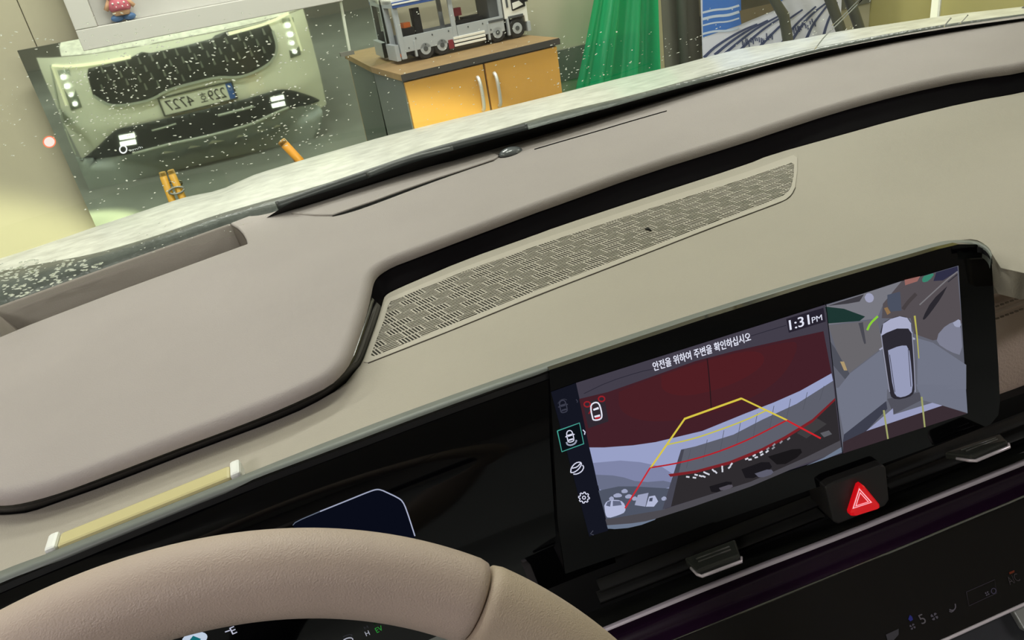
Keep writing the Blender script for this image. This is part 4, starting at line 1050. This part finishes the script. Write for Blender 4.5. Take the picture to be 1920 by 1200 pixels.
# parking sensor pictogram
sp('pictogram_plate', [(1093, 757), (1133, 744), (1141, 790), (1103, 803)], (48, 40, 48), 6)
for c in ((1101, 758), (1128, 748)):
    sr('red_sensor', [(c[0] + 6 * math.cos(i * .63), c[1] + 5 * math.sin(i * .63)) for i in range(11)], 2.6, (150, 32, 40), 7, 0)
sr('red_sensor', [(1104, 776), (1108, 769), (1110, 763)], 2.2, (150, 32, 40), 7, 1)
sr('car_pictogram', [(1112, 787), (1108, 770), (1108, 759), (1116, 754), (1123, 756), (1127, 768), (1129, 781), (1126, 786), (1118, 788), (1112, 787)], 2.6, (230, 230, 244), 8, 1)
sp('car_pictogram', [(1112, 767), (1122, 763), (1123, 767), (1113, 770)], (230, 230, 244), 8); sp('car_pictogram', [(1114, 780), (1125, 777), (1125, 781), (1115, 783)], (230, 230, 244), 8)
sp('red_sensor', [(1115, 783.5), (1126, 781), (1125, 784), (1117, 786)], (190, 30, 44), 9)
# menu icons
def caricon(cx, cy, col, s=1.0):
    q = lambda dx, dy: (cx + (dx + dy * .22) * s, cy + (dy - dx * .3) * s)
    sr('menu_icon', [q(*p) for p in ((-6, 9), (-6, -6), (-3, -11), (3, -11), (6, -6), (6, 9), (3, 11), (-3, 11), (-6, 9))], 2 * s, col, 4, 1)
    sp('menu_icon', [q(*p) for p in ((-5, -4), (5, -4), (4, 0), (-4, 0))], col, 4); sp('menu_icon', [q(*p) for p in ((-4, 5), (4, 5), (5, 8), (-5, 8))], col, 4)
    for s_ in (-1, 1): sr('menu_icon', [q(6 * s_, -2), q(9 * s_, -1)], 2 * s, col, 4, 0)
caricon(1056, 762, (58, 60, 74), 1.0)
sr('menu_icon', [(1046, 757), (1051, 750), (1058, 748), (1063, 750)], 1.6, (48, 50, 62), 4, 1)
sr('menu_icon', [(1080, 749), (1083, 752), (1082, 755)], 1.6, (58, 60, 74), 4, 0)
sr('selection_frame', [(1045, 808), (1086.5, 793), (1094.5, 832), (1053.5, 847), (1045, 808)], 2, (70, 160, 146), 4, 0)
sp('selection_fill', [(1046, 809), (1086, 795), (1093, 831), (1054, 845)], (10, 16, 22), 2)
caricon(1069, 818, WHT, .95)
sr('menu_icon', [(1062, 829), (1064, 834), (1071, 835), (1079, 831), (1081, 825)], 3, (150, 156, 176), 4, 1)
sr('menu_icon', [(1093, 806), (1097, 810), (1096, 815)], 2, WHT, 5, 0)
sr('menu_icon', [(1070, 886), (1071, 877), (1079, 868), (1088, 866), (1091, 870), (1085, 880), (1076, 886), (1070, 886)], 2, WHT, 4, 1)
sr('menu_icon', [(1073, 878), (1082, 876), (1089, 868)], 2, WHT, 4, 1); sr('menu_icon', [(1092, 872), (1095, 876), (1091, 884), (1082, 889), (1075, 889)], 2, WHT, 4, 1)
gp = []
for i in range(33):
    a_ = i * 2 * math.pi / 32; rr = 10.3 if (i // 2) % 2 == 0 else 7.8
    gp.append((1095 + rr * math.cos(a_), 933 + rr * math.sin(a_)))
sr('menu_icon', gp, 2, WHT, 4, 0); sr('menu_icon', [(1095 + 3 * math.cos(i * .7), 933 + 3 * math.sin(i * .7)) for i in range(10)], 1.8, WHT, 4, 0)
sr('menu_icon', [(1112, 995), (1107, 1001), (1113, 1003)], 1.6, (70, 72, 84), 4, 0)
# words
def sword(name, body, a, b, h, k=9, col=(226, 228, 244)):
    A, B = scr(*a, .0003 + .00012 * k), scr(*b, .0003 + .00012 * k)
    return text(name, body, A, (B - A).normalized(), SN.cross((B - A).normalized()), width=(B - A).length, height=h, m=glow(col), parent=view, lift=0)
hpx = .52 / FPX
sword('warning_text', '안전을 위하여 주변을 확인하십시오', (1226, 696), (1408, 639), 17.5 * hpx)
sword('warning_text', '안전을 위하여 주변을 확인하십시오', (1226.8, 696.3), (1408.8, 639.3), 17.5 * hpx, 10)
sp('clock_plate', [(1474, 598), (1544, 577), (1548, 603), (1479, 624)], (38, 34, 46), 8)
sword('clock_text', '1:31', (1481, 619), (1518, 608), 19 * hpx)
sword('clock_text', '1:31', (1481.9, 619), (1518.9, 608), 19 * hpx, 10)
sword('clock_text', 'PM', (1523, 606), (1542, 600), 11 * hpx)
# bird's-eye picture
def q8(l): return [(1520 + x / 4.8, 480 + y / 4.8) for x, y in l]
def r8(l): return [(1520 + x / 4.8, 700 + y / 4.8) for x, y in l]
sp('birdseye_picture', [(1549, 571), (1797, 498), (1814, 775), (1580, 850)], (98, 100, 112), 2)
sp('birdseye_floor', q8([(130, 450), (820, 225), (640, 460), (600, 560), (160, 620)]), (118, 118, 126), 3, 0)
sp('birdseye_floor', q8([(820, 225), (1130, 150), (1320, 140), (1360, 600), (1300, 720), (1100, 760), (930, 700), (900, 560), (640, 560), (650, 430)]), (84, 78, 82), 4, 0)
sp('birdseye_wall', q8([(150, 450), (480, 345), (440, 410), (330, 430)]), (62, 60, 66), 4); sp('birdseye_lamp', q8([(485, 370), (505, 335), (545, 335), (572, 370), (560, 410), (525, 422), (495, 405)]), (158, 160, 186), 5, 1)
sp('birdseye_mat', q8([(130, 455), (300, 475), (490, 545), (440, 585), (160, 607)]), (30, 54, 50), 5)
sp('birdseye_door', q8([(690, 350), (805, 320), (818, 492), (720, 500), (690, 430)]), (74, 80, 96), 6)
sp('birdseye_cabinet', q8([(845, 215), (985, 182), (960, 228), (850, 264)]), (150, 102, 96), 6); sp('birdseye_sheet', q8([(1020, 180), (1125, 148), (1065, 225), (1010, 240), (1000, 210)]), (58, 130, 108), 7, 1)
sp('birdseye_poster', q8([(1130, 148), (1322, 92), (1325, 135), (1190, 220), (1105, 225)]), (46, 46, 68), 6)
sp('birdseye_prop', q8([(660, 470), (690, 460), (720, 510), (690, 530)]), (142, 112, 76), 7)
sr('birdseye_pipe', q8([(1322, 140), (1230, 210), (1100, 330), (980, 440)]), 2.4, (120, 118, 122), 7); sr('birdseye_pipe', q8([(1322, 165), (1235, 235)]), 2, (52, 50, 58), 8, 0)
sr('birdseye_dark_area', q8([(950, 340), (880, 410), (830, 480)]), 7, (70, 64, 66), 6); sp('birdseye_leg', q8([(1230, 270), (1180, 370), (1080, 510), (1020, 580), (1005, 560), (1090, 400)]), (42, 40, 46), 7, 1)
sp('birdseye_pale_area', q8([(1150, 700), (1220, 620), (1345, 570), (1370, 900), (1250, 860), (1130, 780)]), (124, 126, 144), 6, 1); sp('birdseye_pale_area', q8([(1280, 600), (1345, 560), (1355, 640), (1300, 640)]), (156, 160, 184), 7, 1)  # pale crumpled area of the camera picture
sp('birdseye_floor', q8([(160, 625), (600, 575), (650, 820), (350, 1050), (250, 900)]), (104, 102, 106), 4)
sr('birdseye_dark_area', q8([(450, 600), (470, 700), (490, 790)]), (9, 3), (72, 72, 80), 6); sp('birdseye_board', q8([(170, 760), (220, 830), (350, 1060), (310, 1110), (200, 980)]), (78, 80, 90), 6); sp('birdseye_board', q8([(265, 950), (300, 950), (330, 1030), (300, 1030)]), (172, 150, 110), 7)
sp('birdseye_floor', q8([(350, 1060), (640, 840), (700, 1200), (240, 1200)]), (112, 116, 132), 5); sp('birdseye_floor', q8([(960, 740), (1100, 780), (1400, 980), (1400, 1200), (960, 1200)]), (112, 116, 132), 5)
sp('birdseye_floor', r8([(230, 130), (690, 100), (685, 250), (300, 550), (260, 350)]), (112, 116, 132), 5); sp('birdseye_floor', r8([(950, 100), (1395, 100), (1412, 355), (1190, 290), (1000, 240)]), (110, 114, 130), 5)
sp('birdseye_dark_area', r8([(300, 550), (680, 250), (690, 320), (500, 520), (290, 620)]), (60, 62, 76), 6)  # dark wedge of the camera picture
sp('birdseye_wall', r8([(500, 520), (740, 315), (745, 372), (1095, 265), (1185, 290)]), (152, 156, 190), 7); sp('birdseye_door', r8([(290, 620), (500, 520), (1185, 290), (1410, 360), (290, 722)]), (56, 44, 50), 6)
sp('birdseye_dark_area', r8([(690, 230), (980, 170), (1000, 240), (745, 370)]), (80, 80, 90), 6)
sp('birdseye_car', [(1651, 622), (1655, 606), (1670, 597), (1687, 592), (1701, 595), (1709, 605), (1711, 626), (1713, 668), (1716, 709), (1715, 736), (1705, 745), (1680, 750), (1668, 742), (1664, 700), (1657, 655)], (44, 42, 50), 8, 1)
sp('birdseye_car', [(1652, 630), (1656, 607), (1670, 598), (1687, 593), (1701, 596), (1708, 606), (1710, 626), (1703, 616), (1682, 616), (1662, 624)], (168, 171, 198), 9, 0)
sp('birdseye_car', [(1665, 657), (1687, 648), (1704, 648), (1709, 690), (1712, 733), (1702, 742), (1684, 746), (1675, 735)], (150, 155, 184), 9, 1)
sr('birdseye_car', [(1652, 626), (1658, 672), (1668, 735)], 1.6, (150, 152, 172), 9, 1); sr('birdseye_car', [(1710, 622), (1714, 680), (1716, 735)], 1.6, (150, 152, 172), 9, 1)
sr('birdseye_rail', [(1668, 665), (1678, 735)], 1.2, (60, 60, 72), 10, 0); sr('birdseye_rail', [(1703, 655), (1708, 725)], 1.2, (60, 60, 72), 10, 0)
sp('birdseye_car', [(1648, 655), (1655, 650), (1655, 654), (1650, 657)], (160, 162, 184), 9); sp('birdseye_car', [(1711, 632), (1716, 634), (1716, 637), (1711, 637)], (160, 162, 184), 9)
sr('guide_line', [(1715, 592), (1719, 625), (1723, 672)], (3.5, 1.5), (180, 176, 84), 10, 0); sr('guide_line', [(1657, 769), (1665, 823)], (3.5, 3), (156, 160, 104), 10, 0); sr('guide_line', [(1728, 744), (1734, 801)], (3.5, 3), (156, 160, 104), 10, 0)
sr('sensor_arc', [(1626, 619), (1632, 606), (1646, 593)], 4, (136, 204, 54), 10, 1)
sr('picture_divider', [(1548.5, 570), (1580, 851)], 1.6, (14, 14, 18), 11, 0)

# ---------------------------------------------------------------- cluster marks
clm = clus
def cr(name, pts, w_, col, it=1, k=1): return ribbon(name, pts, w_, lambda x, y: clu(x, y, k), glow(col), clm, it)
bm = bmesh.new(); fc_ = bm.faces.new([bm.verts.new(clu(*p)) for p in ((552, 981), (560, 976), (693, 922), (707, 919), (715, 921), (748, 936), (756, 944), (780, 1015), (640, 1040), (545, 1010))]); bmesh.ops.triangulate(bm, faces=[fc_]); obj('gauge_field', bm, glow((9, 12, 24)), clm, recalc=False)
cr('gauge_outline', [(549, 985), (555, 978), (600, 959)], (1.4, 2), (96, 104, 120), 1, 2); cr('gauge_outline', [(600, 959), (650, 939), (694, 921), (708, 917), (718, 920)], 2.3, (158, 164, 186), 2, 2)
cr('gauge_outline', [(718, 920), (746, 933), (755, 940), (762, 955), (778, 1005)], 2.3, (166, 172, 196), 1, 2)
def cword(body, a, b, h, col):
    A, B = clu(*a, 2), clu(*b, 2); xd = (B - A).normalized(); nn = xd.cross(SE2).normalized()
    if nn.dot(CAM - A) < 0: nn = -nn
    return text('cluster_text', body, A, xd, nn.cross(xd), width=(B - A).length, height=h, m=glow(col), parent=clm, lift=0)
cc = .58 / FPX
cword('E', (436, 1190), (445, 1186), 13 * cc, (190, 192, 210)); cr('tick_mark', [(422, 1185), (431, 1182)], 2, (190, 192, 210), 0)
cword('H', (687, 1193), (694, 1190), 9 * cc, (170, 172, 184)); cword('EV', (707, 1187), (719, 1181), 10 * cc, (40, 140, 52))
bm = bmesh.new(); fc_ = bm.faces.new([bm.verts.new(clu(365 + 24 * math.cos(i * .3142), 1198 + 13 * math.sin(i * .3142) - 4 * math.cos(i * .3142), 1)) for i in range(20)]); obj('navigation_badge', bm, glow((190, 204, 222)), clm, recalc=False)
bm = bmesh.new(); bm.faces.new([bm.verts.new(clu(*p, 2)) for p in ((355, 1201), (362, 1192), (377, 1198), (370, 1206))]); obj('navigation_arrow', bm, glow((22, 104, 112)), clm, recalc=False)
cr('charge_icon', [(644, 1200), (652, 1196), (661, 1196), (662, 1202), (650, 1205)], 2, (170, 172, 184), 1)
# ================================================================== CENTRE FASCIA
cf_ = thing('centre_fascia', 'black lower fascia with air vents and chrome strip under the display', 'fascia', scr(1450, 1050))
rec = [(1020, 1092), (1062, 1072), (1200, 1024), (1600, 886), (1850, 790), (1850, 762), (1878, 752), (1920, 737), (2060, 684), (2060, 800), (1920, 866), (1600, 994), (1360, 1084), (1135, 1176), (1050, 1210)]
slab('vent_recess', [scr(*p, -.03) for p in rec], -SN, .01, M_MATBLK, cf_)
loft('recess_floor', [[scr(*p, -.03) for p in ((1050, 1170), (1360, 1048), (1600, 955), (1920, 828), (2060, 770))], [scr(*p, .012) for p in ((1050, 1210), (1360, 1080), (1600, 988), (1920, 860), (2060, 800))]], mat('floor_satin', (34, 35, 33), .35), cf_)
def vent(name, lab, slats, knob):
    t = thing(name, lab, 'air vent', scr(*knob[0], .0))
    for s in slats:
        a = [scr(*p, -.012) for p in s]; b = [scr(p[0] + 1, p[1] + 14, -.004) for p in s]
        loft('slat', [[p - SN * .012 for p in a], a, [p + SE2 * .002 + SN * .001 for p in a], [p - SN * .006 for p in b]], mat('slat_black', (40, 40, 39), .35), t)
    k = [scr(*p, h) for p, h in zip(knob, (.004, .022, .022, .004))]
    bm = bmesh.new(); prism(bm, k, SE2, .006); bmesh.ops.recalc_face_normals(bm, faces=bm.faces)
    bmesh.ops.bevel(bm, geom=bm.edges[:], offset=.0015, segments=2, affect='EDGES', profile=.5)
    kb = obj('knob', bm, mat('knob_black', (50, 52, 48), .3, coat=.2), t)
    tubeo('chrome_lip', [k[0].lerp(k[1], .45) + SE2 * .004, k[1].lerp(k[0], .12) + SE2 * .004 + SN * .001, k[1].lerp(k[2], .05) + SE2 * .004 + SN * .002, k[2].lerp(k[1], .02) + SE2 * .004 + SN * .002, k[2].lerp(k[3], .12) + SE2 * .003 + SN * .001], .0012, M_CHROME, kb, 8)
    for u in (.35, .55):
        a, b = k[0].lerp(k[1], u) + SN * .0 - SE2 * .0003, k[3].lerp(k[2], u) - SE2 * .0003
        tubeo('grip_rib', [a.lerp(b, .15), a.lerp(b, .85)], .0007, mat('knob_rib', (72, 72, 68), .4), kb, 6)
    return t
vent('air_vent', 'black air vent with chrome-lipped knob between steering wheel and hazard button', [[(1125, 1106), (1262, 1053), (1400, 997), (1545, 940)], [(1125, 1128), (1300, 1060), (1545, 965)]], [(1283, 1046), (1308, 1070), (1388, 1040), (1378, 1010)])
vent('air_vent', 'black air vent with chrome-lipped knob under the display beyond the hazard button', [[(1664, 893), (1760, 856), (1900, 800), (2040, 745)], [(1668, 915), (1800, 865), (2040, 770)]], [(1770, 848), (1822, 854), (1889, 826), (1876, 812)])
# hazard switch block
hz = thing('hazard_button', 'red glowing triangular hazard light button between the air vents', 'button', scr(1612, 935, .01))
slab('bezel_block', [scr(*p, .008) for p in ((1547, 915), (1560, 906), (1655, 872), (1662, 876), (1668, 938), (1660, 950), (1572, 984), (1562, 978))], -SN, .03, mat('block_black', (38, 36, 36), .45), hz, .0015)
tri = [(1604, 906), (1609, 903), (1614, 906), (1642, 940), (1643, 945), (1639, 948), (1594, 962), (1589, 961), (1588, 956)]
b0 = [scr(*p, .008) for p in tri]; cc_ = sum(b0, V()) / len(b0)
btn = loft('button_cap', [[p for p in b0 + b0[:1]], [p + SN * .004 for p in b0 + b0[:1]], [cc_ + (p - cc_) * .86 + SN * .006 for p in b0 + b0[:1]], [cc_ + (p - cc_) * .02 + SN * .0062 for p in b0 + b0[:1]]], mat('hazard_red', (214, 12, 24), .2, emit=.55, coat=.5), hz, False)
def tri_ring(r0, r1, m):
    T3 = [scr(1609.5, 909, .0146), scr(1640, 943, .0146), scr(1594, 958, .0146)]; c = scr(1616, 939, .0146)
    A = [c + (p - c) * r0 for p in T3]; B = [c + (p - c) * r1 for p in T3]
    return mesh('triangle_mark', A + B, [(0, 1, 4, 3), (1, 2, 5, 4), (2, 0, 3, 5)], m, btn)
tri_ring(.80, .68, glow((255, 190, 200))); tri_ring(.56, .46, glow((255, 190, 200)))
# chrome strip
CU_ = [(1040, 1214), (1135, 1174), (1360, 1082), (1600, 990), (1712, 944), (1847, 888), (1920, 859), (2060, 800)]
CL_ = [(1046, 1222), (1142, 1182), (1370, 1089), (1600, 1002), (1712, 956), (1847, 902), (1920, 873), (2060, 814)]
n_ = 40
a = resample([scr(*p, .002) for p in px_line(CU_, 1)], n_); b = resample([scr(*p, .012) for p in px_line(CL_, 1)], n_)
loft('chrome_strip', [[p - SN * .006 for p in a], a, [x.lerp(y, .5) + SN * .0015 for x, y in zip(a, b)], b, [p - SN * .006 for p in b]], M_CHROME, cf_)
L2 = [(1100, 1268), (1250, 1206), (1400, 1145), (1520, 1096), (1707, 1020), (1800, 980), (1893, 942), (1920, 930), (2060, 868)]
c2 = resample([scr(*p, .016) for p in px_line(L2, 1)], n_)
m_ = resample([scr(p[0], p[1], .0) for p in px_line([(1070, 1240), (1250, 1165), (1520, 1052), (1707, 978), (1920, 892), (2060, 834)], 1)], n_)
loft('concave_band', [[p - SN * .003 for p in b], [x.lerp(y, .5) - SN * .004 for x, y in zip(b, m_)], m_, [x.lerp(y, .6) for x, y in zip(m_, c2)], c2], M_PURPLE, cf_)
tubeo('edge_trim', c2, .0009, mat('edge_metal', (170, 172, 165), .3, metal=1), cf_, 8)
# climate panel
cl = thing('climate_panel', 'glossy black climate touch panel with faint icons under the chrome strip', 'control panel', scr(1750, 1080, .03))
cdv = (SE2 * math.cos(math.radians(38)) + SN * math.sin(math.radians(38))).normalized(); cnm = SE1.cross(cdv).normalized()
if cnm.dot(CAM - S0) < 0: cnm = -cnm
CP0 = scr(1700, 1023, .016)
def clm_(px, py, h=0): return on_plane(px, py, CP0 + cnm * h, cnm)
BOT = [(1500, 1325), (1640, 1260), (1771, 1200), (1787, 1193), (1920, 1133), (2060, 1070)]
slab('touch_glass', [clm_(*p) for p in [(1100, 1270), (1250, 1208), (1400, 1147), (1520, 1098), (1707, 1022), (1893, 944), (2060, 870)] + BOT[::-1] + [(1250, 1420)]], -cnm, .006, M_CLIM, cl)
tubeo('lower_chrome_line', [clm_(*p, .0) for p in BOT], .0012, M_CHROME, cl, 8)
def ci(name, pts, w_, col, it=1): return ribbon(name, pts, w_, lambda x, y: clm_(x, y, .0006), glow(col), cl, it)
def cip(name, pts, col):
    return mesh(name, [clm_(*p, .0006) for p in pts], [tuple(range(len(pts)))], glow(col), cl)
GI_ = (64, 60, 66)
def fan(cx, cy, r):
    for a0 in (0, 1.57, 3.14, 4.71):
        p = [(cx + r * math.cos(a0 + d) * k, cy + r * math.sin(a0 + d) * k) for d, k in ((0, .15), (-.2, .8), (.25, 1), (.75, .95), (.6, .4))]
        cip('fan_icon', p, GI_)
fan(1711, 1175, 6); fan(1752, 1156, 7.5); fan(1851, 1113, 4.5)
def clw(body, a, b, h, col, name='panel_text'):
    A, B = clm_(*a, .0006), clm_(*b, .0006); xd = (B - A).normalized()
    return text(name, body, A, xd, cnm.cross(xd), width=(B - A).length, height=h, m=glow(col), parent=cl, lift=0)
cpx = .62 / FPX
clw('5', (1729, 1171), (1738, 1167), 14 * cpx, (70, 66, 68)); clw('A/C', (1894, 1097), (1914, 1088), 12 * cpx, (44, 40, 40))
cip('drop_icon', [(1706, 1153), (1710, 1156), (1712, 1162), (1707, 1165), (1703, 1161)], (36, 38, 92))
ci('seat_icon', [(1791, 1132), (1792, 1140), (1787, 1145), (1780, 1143)], 2.2, (70, 66, 70)); ci('seat_icon', [(1780, 1146), (1785, 1148), (1791, 1141)], 2, (66, 62, 66))
ci('button_outline', [(1812, 1110), (1865, 1087), (1869, 1112), (1817, 1136), (1812, 1110)], 1.2, (42, 38, 42), 0)
ci('recirculation_icon', [(1863 + 4.5 * math.cos(i * .6), 1108 + 5 * math.sin(i * .6)) for i in range(12)], 1.2, (56, 52, 66), 0)
cip('temperature_icon', [(1661, 1190), (1685, 1179), (1685, 1190), (1676, 1200), (1664, 1200)], (50, 48, 50))
cip('auto_lamp', [(1892, 1073), (1902, 1069), (1902, 1073), (1893, 1077)], (74, 34, 22))
# console below
co_ = thing('lower_console', 'dark grey console below the climate panel with silver corner piece', 'console', clm_(1880, 1190, -.01))
slab('console_face', [clm_(*p, -.012) for p in ((1560, 1300), (1771, 1201), (1920, 1134), (2060, 1071), (2100, 1250), (1700, 1420))], -cnm, .01, mat('console_grey', (44, 45, 50), .5), co_)
slab('silver_corner', [clm_(*p, -.006) for p in ((1900, 1146), (1918, 1137), (1960, 1120), (1975, 1165), (1940, 1190), (1920, 1180))], -cnm, .006, mat('silver_plastic', (170, 172, 170), .35, metal=.6), co_, .001)
# ================================================================== STEERING WHEEL
sw = thing('steering_wheel', 'taupe leather steering wheel with stitched seam in front of the display', 'steering wheel', V((-.452, .139, 1.028)))
SWC = V((-.452, .139, 1.028)); R0, R1 = .18, .016
ty, tz = math.radians(-2.886), math.radians(35.426)
sx = V((math.cos(ty), math.sin(ty), .071)).normalized(); su = V((0, math.sin(tz), math.cos(tz))); su = (su - sx * su.dot(sx)).normalized(); sn = sx.cross(su)
def rimpt(t): return SWC + (sx * math.cos(t) + su * math.sin(t)) * R0
def proj(p):
    d = p - CAM; z = d.dot(_v); return (960 + FPX * d.dot(CR) / z, 600 - FPX * d.dot(CU) / z)
tse = min((k * .002 for k in range(0, 1571)), key=lambda t: abs(proj(rimpt(t))[0] - 893) if t < 1.57 else 9e9)
print('seam angle', math.degrees(tse), proj(rimpt(tse)))
def rim_arc(name, t0, t1, r, m, ends=.004):
    n = 72; rings = []
    bm = bmesh.new()
    ts = [t0 + (t1 - t0) * i / n for i in range(n + 1)]; e = ends / R0
    ts = [t0, t0 + e * .25, t0 + e] + ts[2:-2] + [t1 - e, t1 - e * .25, t1]
    for i, t in enumerate(ts):
        rad = sx * math.cos(t) + su * math.sin(t)
        rr = r * (.86 if i in (0, len(ts) - 1) else .96 if i in (1, len(ts) - 2) else 1)
        rings.append([bm.verts.new(SWC + rad * R0 + (rad * math.cos(a) * 1.0 + sn * math.sin(a) * 1.0) * rr) for a in [k * 2 * math.pi / 32 for k in range(32)]])
    for x, y in zip(rings, rings[1:]):
        for k in range(32): bm.faces.new((x[k], x[(k + 1) % 32], y[(k + 1) % 32], y[k]))
    bm.faces.new(rings[0][::-1]); bm.faces.new(rings[-1])
    return obj(name, bm, m, sw, True)
rim_arc('rim_top', tse + .002, math.pi - tse, R1, M_WHEEL)
rim_arc('rim_side', -.45, tse - .002, R1, mat('leather_wheel_side', (184, 166, 148), .45, spec=.3, bump=.3, bscale=1600))
rim_arc('rim_side', math.pi - tse + .004, math.pi + .45, R1, mat('leather_wheel_side', (184, 166, 148), .45))
rim_arc('rim_bottom', math.pi + .456, 2 * math.pi - .456, R1, M_WHEEL)
# hub and spokes
M_HUB = mat('hub_taupe', (120, 106, 96), .5)
hb = SWC + sn * -.02
out = []
for k in range(28):
    a = k * 2 * math.pi / 28; c, s = math.cos(a), math.sin(a)
    out.append(hb + sx * (.075 * abs(c) ** .7 * (1 if c > 0 else -1)) + su * (.055 * abs(s) ** .7 * (1 if s > 0 else -1)))
slab('hub_cover', out, sn, .045, M_HUB, sw, .006)
for s in (-1, 1):
    slab('spoke', [SWC + sx * (s * .07) + su * .012, SWC + sx * (s * .172) + su * .016, SWC + sx * (s * .172) - su * .016, SWC + sx * (s * .07) - su * .022], sn, .014, M_MATBLK, sw, .003)
slab('spoke', [SWC - su * .05 - sx * .02, SWC - su * .05 + sx * .02, SWC - su * .172 + sx * .03, SWC - su * .172 - sx * .03], sn, .014, M_MATBLK, sw, .003)
tubeo('steering_column', [SWC + sn * -.03, SWC + V((0, .22, -.17))], .03, M_MATBLK, sw)

# ================================================================== CABIN ROOF (out of view, added to shade the dash)
t = thing('cabin_roof', 'unseen pale headliner added above the seats to shade the dashboard', 'car roof', V((0, -.7, 1.66)))
rows = [[V((x, y, 1.64 + .05 * math.cos(x * 1.6) - .02 * (y + .7) ** 2)) for x in [-.78 + 1.56 * i / 16 for i in range(17)]] for y in [.22 - 1.9 * j / 12 for j in range(13)]]
solid(loft('headliner', rows, mat('headliner_grey', (170, 166, 158), .8), t), .03, 1)

# passenger door and pillar beside the dashboard
t = thing('passenger_door', 'beige passenger door panel beside the dashboard end', 'car door', V((.93, .2, .45)))
slab('door_panel', [V((.93, -.9, .45)), V((.93, .5, .45)), V((.93, .5, .99)), V((.93, -.9, .99))], XA, .05, M_LOW, t, .012)
slab('armrest', [V((.86, -.6, .80)), V((.86, .25, .80)), V((.86, .25, .86)), V((.86, -.6, .86))], XA, .069, M_LEATHER, t, .01)
pb_ = CAM + ray(1962, 30) * 1.40
t = thing('windshield_pillar', 'dark windshield pillar at the passenger end of the dashboard', 'pillar', pb_ - V((0, 0, .1)))
tubeo('pillar_trim', [pb_ - RK * .08, pb_, pb_ + RK * .3, pb_ + RK * .8], [.03, .03, .035, .04], mat('pillar_dark', (70, 68, 64), .6), t, 16)
